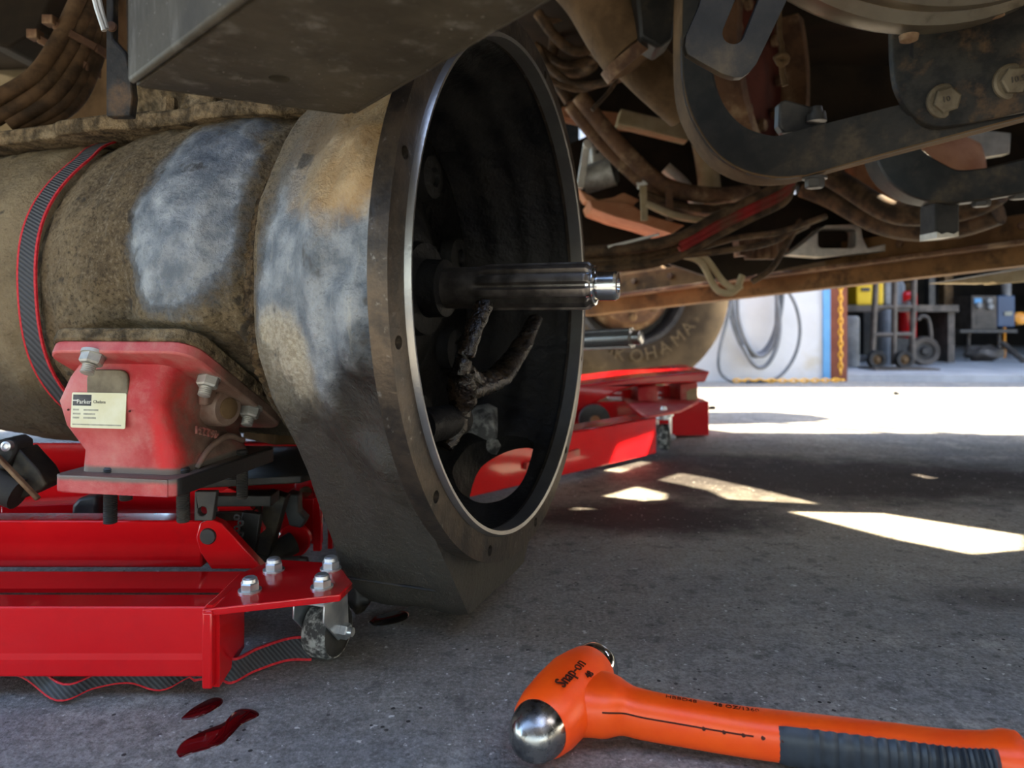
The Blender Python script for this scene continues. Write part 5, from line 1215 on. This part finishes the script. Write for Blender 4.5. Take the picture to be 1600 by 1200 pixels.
# ------------------------------------------------------------------ second red jack beyond
j2 = thing('wheel_jack', V((0.2, 1.75, 0)), 'second red jack with a worn cream sticker standing beside the far wheel', 'jack')
o = MB(); A, B = gnd(1022, 706, 0.012), gnd(560, 800, 0.012)
A = V((0.322, 1.60, 0.012)); B = V((-0.16, 1.115, 0.012)); dd = (B-A).normalized(); nn_ = V((-dd.y, dd.x, 0))
if nn_.y < 0: nn_ = -nn_
hb_ = 0.082
o.box8([A, A + nn_*0.006, B + nn_*0.006, B, A + V((0,0,hb_)), A + nn_*0.006 + V((0,0,hb_)), B + nn_*0.006 + V((0,0,hb_)), B + V((0,0,hb_))])
o.box8([q + V((0,0,hb_-0.006)) for q in (A, A + nn_*0.06, B + nn_*0.06, B)] + [q + V((0,0,hb_)) for q in (A, A + nn_*0.06, B + nn_*0.06, B)]); lg = o.build('leg_channel', M['red_paint'], j2, 30, bevel=0.002)
o = MB(); o.bar(A.lerp(B, 0.40) + V((0,-0.004,0.040)), A.lerp(B, 0.62) + V((0,-0.004,0.034)), 0.01, 0.012); o.lathe([(0,0.010),(0.01,0.008),(0.012,0)], A.lerp(B, 0.50) + V((0,-0.004,0.036)), (0,-1,0), 14); o.build('weld_rod', M['red_dusty'], lg, 40)
o = MB(); o.plate([(0.300, 1.59), (0.40, 1.70), (0.52, 1.95), (0.30, 1.95)], [], (0,0,0.090), (1,0,0), (0,1,0), 0.006); d2 = o.build('caster_deck', M['red_dusty'], j2, 30, bevel=0.001)
caster(0.362, 1.71, d2, ((0.362, 1.71),), yaw=1.2, R=0.030, zd=0.086)
# upright body: top plate, posts, dark recess, sticker panel
o = MB(); o.pix([(890,604),(1000,590),(1110,580),(1102,597),(1000,602),(968,610),(900,645),(885,652),(885,620)], 1.88, 0.30); o.build('top_plate', M['red_paint'], j2, 30, bevel=0.004)
o = MB(); o.pix([(885,600),(978,597),(955,612),(885,640)], 1.93, 0.02); o.build('dusty_gusset', M['pink_dusty'] if 'pink_dusty' in M else M['red_dusty'], j2, 30)
o = MB(); o.pix([(997,604),(1028,602),(1029,664),(998,668)], 1.90, 0.12); o.build('post', M['red_dusty'], j2, 30, bevel=0.004)
o = MB(); o.pix([(950,612),(1064,600),(1064,664),(950,668)], 2.05, 0.02); o.build('back_web', M['red_paint'], j2, 30)
o = MB(); o.pix([(1063,600),(1090,597),(1091,660),(1066,663)], 1.92, 0.20); pp_ = o.build('sticker_panel', M['red_dusty'], j2, 30, bevel=0.003)
o = MB(); o.pix([(1073,612),(1080,608),(1089,606),(1089,632),(1084,640),(1074,642)], 1.917, 0.004); st = o.build('worn_sticker', M['tan_dust'], pp_, 0)
o = MB(); o.lathe([(0, 0.040), (0.02, 0.040), (0.022, 0.016), (0.026, 0.014), (0.026, 0)], at(928, 655, 1.86), (0,-1,0), 28); wl = o.build('roller', M['dark_steel'], j2, 40)
o = MB(); o.lathe([(0.026, 0.013), (0.030, 0.010), (0.030, 0)], at(928, 655, 1.86), (0,-1,0), 20); o.build('roller_hub', M['rust_orange'], wl, 40)
o = MB(); o.bar(V((0.10, 1.95, 0.05)), V((0.52, 1.95, 0.05)), 0.12, 0.09); o.build('base_block', M['red_paint'], j2, 30, bevel=0.003)
o = MB(); o.pix([(1088,637),(1118,635),(1118,640),(1088,641)], 2.25, 0.02); tag(o.build('jack_handle_end', M['rubber'], smooth=30, base=at(1100,640,2.25)), 'short black rod end lying on the sunlit ground by the jack', 'rod')

# dark tube added low behind the jack to hide the sunlit ground
o = MB(); o.tube([V((-2.6, 1.95, 0.17)), V((-1.2, 1.80, 0.17)), V((-0.42, 1.72, 0.17))], 0.135, 24); tag(o.build('ground_blocker_tube', M['underbody'], smooth=40, base=(-1.2, 1.80, 0.035)), 'dark tube added low behind the jack at left to hide sunlit ground', 'axle')
# ------------------------------------------------------------------ building across the yard
GY = 3.62
def blk(name, x0, x1, y0, y1, z0, z1, m, label=None, cat=None, kind=None, bevel=0.0, parent=None):
    o = MB(); o.box(((x0+x1)/2, (y0+y1)/2, (z0+z1)/2), (x1-x0, y1-y0, z1-z0)); b = o.build(name, M[m], parent, 0, bevel, base=None if parent else ((x0+x1)/2, y0, z0))
    if label: tag(b, label, cat, None, kind)
    return b
xw0, xw1 = 0.35, (1296-800)/F*GY
blk('wall_front', xw0, xw1, GY, GY+0.12, 0, 2.5, 'white_wall', 'white metal clad outer wall behind the coiled hose', 'wall', 'structure')
blk('trim_1', xw1-0.035, xw1, GY-0.012, GY, 0, 2.5, 'blue_edge', 'blue edge strip at the corner of the white wall', 'trim', 'structure')
blk('trim_2', xw1, xw1+0.085, GY-0.01, GY+0.12, 0, 2.5, 'brown_post', 'brown steel door post beside the white wall', 'post', 'structure')
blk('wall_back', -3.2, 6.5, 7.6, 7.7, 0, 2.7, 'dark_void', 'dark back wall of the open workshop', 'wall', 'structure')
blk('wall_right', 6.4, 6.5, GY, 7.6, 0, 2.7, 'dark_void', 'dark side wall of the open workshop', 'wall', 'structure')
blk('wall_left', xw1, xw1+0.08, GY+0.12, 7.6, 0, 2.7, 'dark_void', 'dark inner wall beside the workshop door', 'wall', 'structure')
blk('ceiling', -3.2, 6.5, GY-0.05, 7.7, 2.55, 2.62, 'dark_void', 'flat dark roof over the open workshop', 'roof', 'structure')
blk('trim_3', xw1, 6.5, GY-0.03, GY+0.20, 1.75, 2.55, 'white_wall', 'pale header above the workshop door', 'trim', 'structure')
o = MB(); o.plate([(xw1, GY+0.02), (6.5, GY-0.25), (6.5, 7.6), (xw1, 7.6)], [], (0,0,0.0), (1,0,0), (0,1,0), 0.035); tag(o.build('trim_4', M['garage_floor'], smooth=0, base=(2, GY, 0)), 'pale concrete slab of the workshop floor', 'floor', kind='structure')
zf = 0.035
# yellow chain hanging on the post and trailing along the wall foot
def chain(name, pts, label, step=0.028, r=0.011):
    P = catmull(pts, 12); L = [0]
    for a, b in zip(P, P[1:]): L.append(L[-1] + (b-a).length)
    c = thing(name, P[-1], label, 'chain'); n_ = int(L[-1]/step); proto = None
    for k in range(n_):
        d = k*step; i = max(j for j in range(len(L)) if L[j] <= d); i = min(i, len(P)-2)
        p = P[i].lerp(P[i+1], (d-L[i])/max(1e-6, L[i+1]-L[i])); t = (P[i+1]-P[i]).normalized()
        if proto is None:
            o = MB(); pts_ = [(V((math.cos(a)*r*0.75, 0, math.sin(a)*r*1.5))) for a in [2*PI*q/10 for q in range(11)]]; o.tube(pts_, 0.0042, 6, cap=False)
            ob = o.build('link', M['chain_yellow'], None, 60); ob.parent = c; proto = ob
        else:
            ob = proto.copy(); COL.objects.link(ob); ob.parent = c
        q = t.to_track_quat('Z', 'Y').to_matrix() @ Matrix.Rotation(PI/2*(k % 2), 3, 'Z')
        ob.matrix_local = Matrix.Translation(p - V(c['_w'])) @ q.to_4x4()
    return c
chain('yellow_chain', [(xw1+0.045, GY-0.03, 1.2), (xw1+0.043, GY-0.03, 0.6), (xw1+0.04, GY-0.035, 0.02)], 'yellow plastic chain hanging down the brown door post')
chain('yellow_chain', [(xw1+0.03, GY-0.06, 0.012), (xw1-0.25, GY-0.10, 0.012), (xw1-0.55, GY-0.09, 0.012)], 'yellow chain trailing on the ground along the white wall')
# coiled hose on the wall
hz = thing('coiled_hose', V((1.30, GY-0.05, 0.0)), 'grey coiled hose hanging in loops on the white wall', 'hose')
def wl(px, py, dy=0.03): return at(px, py, GY-dy)
for i, pts in enumerate([[(1146,440),(1144,480),(1152,520),(1168,548),(1188,552),(1206,530),(1216,490),(1218,440)], [(1140,440),(1142,490),(1156,535),(1176,556),(1198,548),(1214,515),(1222,470),(1222,440)], [(1152,440),(1154,500),(1172,545),(1192,556),(1210,532),(1214,480),(1212,440)],
                         [(1210,440),(1218,500),(1214,540),(1200,568),(1185,574),(1172,562),(1160,540)], [(1150,440),(1136,500),(1124,550),(1126,582),(1148,597),(1180,597),(1215,590),(1240,560),(1250,520),(1244,480),(1226,445)]]):
    o = MB(); o.tube(catmull([wl(x, y, 0.03 + 0.014*i) for x, y in pts], 6), 0.0105 if i < 4 else 0.0085, 10); o.build('hose_loop', M['hose_grey'], hz, 60)
o = MB(); o.tube([wl(1165, 598, 0.10), wl(1193, 597, 0.10)], 0.010, 10); o.build('hose_nozzle', M['rubber'], hz, 40)
o = MB(); o.tube([wl(1215,430,0.0), wl(1215,430,0.10)], 0.014, 10); o.build('wall_hook', M['dark_steel'], hz, 40)
# hand truck
HY = 4.1
def hp_(px, py, Y=HY): return at(px, py, Y)
gz = lambda px, Y: zf
ht = thing('hand_truck', V((2.1, HY, zf)), 'rusty two-wheeled hand truck leaning in the workshop doorway', 'hand truck')
o = MB()
for xb, xt in ((1362, 1371), (1396, 1398), (1424, 1430)):
    o.tube([hp_(xb, 570), hp_(xt, 380)], 0.016, 10)
for y in (480, 523): o.tube([hp_(1366, y), hp_(1428, y-1)], 0.014, 10)
o.build('frame_tubes', M['grey_steel'], ht, 40)
wr = 0.052
for x in (1369, 1412):
    c = hp_(x, 0, HY-0.05); c.z = zf + wr
    o = MB(); o.ring([(-0.02, wr*0.55), (-0.022, wr*0.9), (-0.01, wr), (0.01, wr), (0.022, wr*0.9), (0.02, wr*0.55)], c, (0,-1,0), 28); w_ = o.build('wheel', M['rubber'], ht, 40)
    o = MB(); o.lathe([(-0.018, wr*0.56), (0.012, wr*0.52), (0.016, 0.016), (0.026, 0.012), (0.026, 0)], c, (0,-1,0), 20); o.build('hub', M['brown_dust'], w_, 40)
o = MB(); o.box8([V((1.98, HY-0.2, zf)), V((2.33, HY-0.2, zf)), V((2.33, HY, zf)), V((1.98, HY, zf))] + [V((1.98, HY-0.2, zf+0.01)), V((2.33, HY-0.2, zf+0.01)), V((2.33, HY, zf+0.01)), V((1.98, HY, zf+0.01))]); o.build('toe_plate', M['grey_steel'], ht, 0)
# larger wheel behind it
c = at(1443, 0, 4.35); R2 = 0.088; c.z = zf + R2
t = thing('spare_wheel', V((c.x, c.y, zf)), 'grey treaded trolley wheel standing right of the hand truck', 'wheel')
o = MB(); o.ring([(-0.03, R2*0.6), (-0.034, R2*0.9), (-0.015, R2), (0.015, R2), (0.034, R2*0.9), (0.03, R2*0.6)], c, (-0.15,-1,0), 40); o.build('tyre', M['grey_steel'], t, 40)
o = MB(); o.lathe([(-0.02, R2*0.62), (0.02, R2*0.58), (0.02, 0.03), (0.04, 0.02), (0.04, 0)], c, (-0.15,-1,0), 24); o.build('hub', M['dark_steel'], t, 40)
o = MB(); o.tube(catmull([at(1434,500,4.4), at(1440,494,4.4), at(1450,498,4.4), at(1454,520,4.4), at(1454,550,4.4)], 5), 0.012, 10); o.build('handle_hoop', M['grey_steel'], t, 40)
# workbench shelf and the things on it
bench = thing('workbench', V((2.2, 4.5, zf)), 'dark steel shelf bench behind the hand truck', 'bench')
zs_ = at(1400, 477, 4.5).z
o = MB(); o.box((2.25, 4.65, zs_-0.02), (1.05, 0.4, 0.04)); o.build('shelf_top', M['grey_steel'], bench, 0)
for x in (1.76, 2.74):
    o = MB(); o.box((x, 4.65, (zf+zs_)/2), (0.04, 0.36, zs_-zf-0.02)); o.build('side_panel', M['grey_steel'], bench, 0)
o = MB(); o.box((1.88, 4.50, zf+0.22), (0.16, 0.02, 0.40)); o.build('front_panel', M['dark_steel'], bench, 0)
def onshelf(name, px0, px1, h, m, label, cat, Y=4.52):
    x0, x1 = (px0-800)/F*Y, (px1-800)/F*Y
    return blk(name, x0, x1, Y, Y+0.22, zs_, zs_+h, m, label, cat, bevel=0.01)
yc = onshelf('tool_case', 1338, 1367, 0.20, 'yellow_case', 'large yellow tool case on the workshop shelf', 'case')
o = MB(); cx = (1352-800)/F*4.52; o.box((cx, 4.515, zs_+0.10), (0.05, 0.012, 0.02)); b = o.build('case_latch', M['label_black'], None, 0); b.parent = yc; b.location = -V(yc.location)
onshelf('tool_case', 1371, 1381, 0.17, 'yellow_case', 'narrow yellow tool case beside the large one', 'case')
onshelf('parts_bin', 1383, 1396, 0.15, 'grey_light', 'pale grey parts bin on the workshop shelf', 'bin')
for i, (a, b) in enumerate(((1403,1407),(1411,1416),(1418,1422))):
    o = MB(); x = ((a+b)/2-800)/F*4.52; o.lathe([(0,0.028),(0.13,0.028),(0.16,0.012),(0.19,0.012)], V((x, 4.62, zs_)), (0,0,1), 16); tag(o.build('spray_bottle', M['hose_grey'], smooth=40, base=(x,4.62,zs_)), ['left', 'middle', 'right'][i] + ' grey bottle at the right end of the workshop shelf', 'bottle', 'bottles on the workshop shelf')
o = MB(); p = at(1421,476,4.3); o.lathe([(-0.02,0.0),(-0.015,0.012),(0,0.018),(0.015,0.012),(0.02,0.0)], p, (0,-1,0), 16); o.tube([p, V((p.x+0.03, 4.30, p.z+0.04)), V((p.x+0.03, 4.46, zs_+0.0))], 0.006, 8); tag(o.build('gauge_knob', M['grey_light'], smooth=40, base=p), 'round white gauge at the right end of the shelf edge', 'gauge')
# cylinders and bits behind the hand truck
def cyl(name, px, Y, r, h, m, label, cat, z0=zf, top=0.6):
    x = (px-800)/F*Y; o = MB(); o.lathe([(0, r*0.92), (0.01, r), (h*0.86, r), (h*0.95, r*top), (h, r*top*0.8)], V((x, Y, z0)), (0,0,1), 24); return tag(o.build(name, M[m], smooth=40, base=(x,Y,z0)), label, cat)
cyl('gas_cylinder', 1386, 4.35, 0.042, 0.36, 'hose_grey', 'short grey gas cylinder behind the hand truck', 'cylinder')
cyl('bucket', 1327, 4.25, 0.055, 0.30, 'grey_light', 'pale bucket between the door post and the bench', 'bucket', zf, 1.0)
cyl('fire_bucket', 1418, 4.62, 0.055, 0.30, 'red_paint', 'red container on the floor under the shelf', 'container', zf + 0.16, 1.0)
o = MB(); o.tube([V((1.755, 3.95, zf+0.01)), V((1.70, 4.05, zf+0.55))], 0.014, 8); tag(o.build('leaning_bar', M['rusty'], smooth=40, base=(1.755,3.95,zf)), 'rusty bar leaning inside beside the door post', 'bar')
blk('stand_box', (1400-800)/F*4.62-0.02, (1436-800)/F*4.62, 4.58, 4.75, zf, zf+0.16, 'dark_steel', 'dark low box under the workshop shelf', 'box')
# posts and welder
blk('steel_post', (1452-800)/F*5.0, (1461-800)/F*5.0, 5.0, 5.06, zf, 2.55, 'dark_steel', 'dark steel post right of the spare wheel', 'post')
blk('wood_post', (1476-800)/F*5.2, (1489-800)/F*5.2, 5.2, 5.27, zf, 2.55, 'brown_dust', 'brown timber post in the workshop', 'post')
blk('yellow_block', (1463-800)/F*5.1, (1488-800)/F*5.1, 5.08, 5.2, 0.20, 0.27, 'tan_dust', 'ochre rail joining the two workshop posts', 'rail')
wd = thing('welding_machine', V((3.5, 5.0, zf)), 'blue and grey welding machine on a wheeled cart in the workshop', 'welder')
WY = 5.0
def wp(px0, px1, py0, py1, Y, th, m, name, par, bev=0.006):
    o = MB(); o.pix([(px0,py0),(px1,py0),(px1,py1),(px0,py1)], Y, th); return o.build(name, M[m], par, 0, bev)
fb = wp(1518, 1558, 462, 515, WY, 0.35, 'grey_steel', 'front_panel', wd); 
wp(1559, 1586, 462, 511, WY+0.02, 0.35, 'blue_machine', 'side_cover', wd)
wp(1523, 1534, 466, 474, WY-0.006, 0.01, 'blue_edge', 'display', fb, 0)
for (x, y) in ((1544, 470), (1546, 479), (1528, 477)):
    o = MB(); o.lathe([(0,0.022),(0.02,0.018),(0.02,0)], at(x, y, WY-0.001), (0,-1,0), 18); o.build('knob', M['grey_light'], fb, 40)
for k in range(5): wp(1526, 1556, 496+k*4, 497.5+k*4, WY-0.005, 0.008, 'dark_steel', 'louvre', fb, 0)
wp(1570, 1582, 487, 493, WY+0.012, 0.01, 'label_grey', 'side_label', wd, 0)
ct = wp(1500, 1590, 515, 520, WY-0.05, 0.2, 'dark_steel', 'cart_deck', wd, 0.002)
for x in (1513, 1561):
    o = MB(); q = at(x, 517, WY); o.tube([q, V((q.x, WY, zf+0.05))], 0.012, 10); o.build('cart_leg', M['grey_steel'], wd, 40)
    o = MB(); o.lathe([(-0.012, 0.024), (0.012, 0.024)], V((q.x, WY, zf+0.024)), (0,-1,0), 20); o.build('cart_caster', M['grey_light'], wd, 40)
clod(V((at(1537, 0, 4.8).x, 4.8, zf+0.05)), 0.085, (1.5, 0.8, 0.62), 5, 'floor_machine', M['grey_steel'], None); tag(bpy.data.objects['floor_machine'], 'dark lumpy tarp heap on the floor under the welding machine', 'tarp')
o = MB(); o.tube([at(1566, 536, 4.75), V((at(1600,0,4.6).x, 4.6, zf+0.012))], 0.018, 10); tag(o.build('steel_bar', M['grey_steel'], smooth=40, base=at(1566,536,4.75)), 'grey steel bar propped against the welding cart', 'bar')
cyl('regulator', 1572, WY+0.15, 0.03, 0.11, 'grey_light', 'pale regulator bottle standing on the welding machine', 'bottle', at(1572,462,WY).z)
o = MB(); p = at(1592, 498, 5.1); o.lathe([(-0.03,0.02),(-0.02,0.045),(0.02,0.045),(0.03,0.02)], p, (0,-1,0.2), 20); o.tube([p, V((p.x, 5.25, p.z)), V((p.x, 5.25, zf))], 0.01, 8); tag(o.build('work_lamp', M['orange_bright'], smooth=40, base=V((p.x,5.25,zf))), 'round orange reflector on a stand at the right edge', 'lamp')
blk('crate', 3.0, 3.28, 5.9, 6.2, zf, 0.62, 'brown_dust', 'brown crate behind the timber post', 'crate')
blk('cabinet', 2.75, 2.95, 5.6, 5.9, zf, 0.9, 'dark_steel', 'dark cabinet at the back between the posts', 'cabinet')
# stone on the sunny ground; oval added out of view to cast a shadow on the strip
p = gnd(1401, 617); clod(p + V((0,0,0.006)), 0.010, (1.2,1,0.9), 4, 'pebble', M['dark_steel'], None); tag(bpy.data.objects['pebble'], 'small dark pebble alone on the sunlit ground', 'stone')

mr = thing('shadow_oval', V((2.25, 2.02, 1.03)), 'unseen oval plate on arms added to cast a shadow on the sunlit strip', 'mirror')
o = MB(); mc_ = [(gnd(x, y) + SUN*(1.5/SUN.z)) for x, y in [(1060,648),(1100,644),(1200,643),(1270,648),(1312,655),(1270,659),(1200,662),(1100,664),(1060,662)]]
o.loft([[p for p in mc_], [p + V((0,0,0.05)) for p in mc_]]); o.build('shadow_oval_plate', M['black_paint'], mr, 30, bevel=0.01)
c_ = sum(mc_, V((0,0,0)))/len(mc_); o = MB(); o.tube([c_ + V((-0.08,0,0.02)), V((c_.x-0.08, 2.0, 1.026))], 0.012, 8); o.tube([c_ + V((0.08,0,0.02)), V((c_.x+0.08, 2.0, 1.026))], 0.012, 8); o.build('shadow_oval_arms', M['black_paint'], mr, 40)
for _o in bpy.data.objects:
    if "_w" in _o: del _o["_w"]
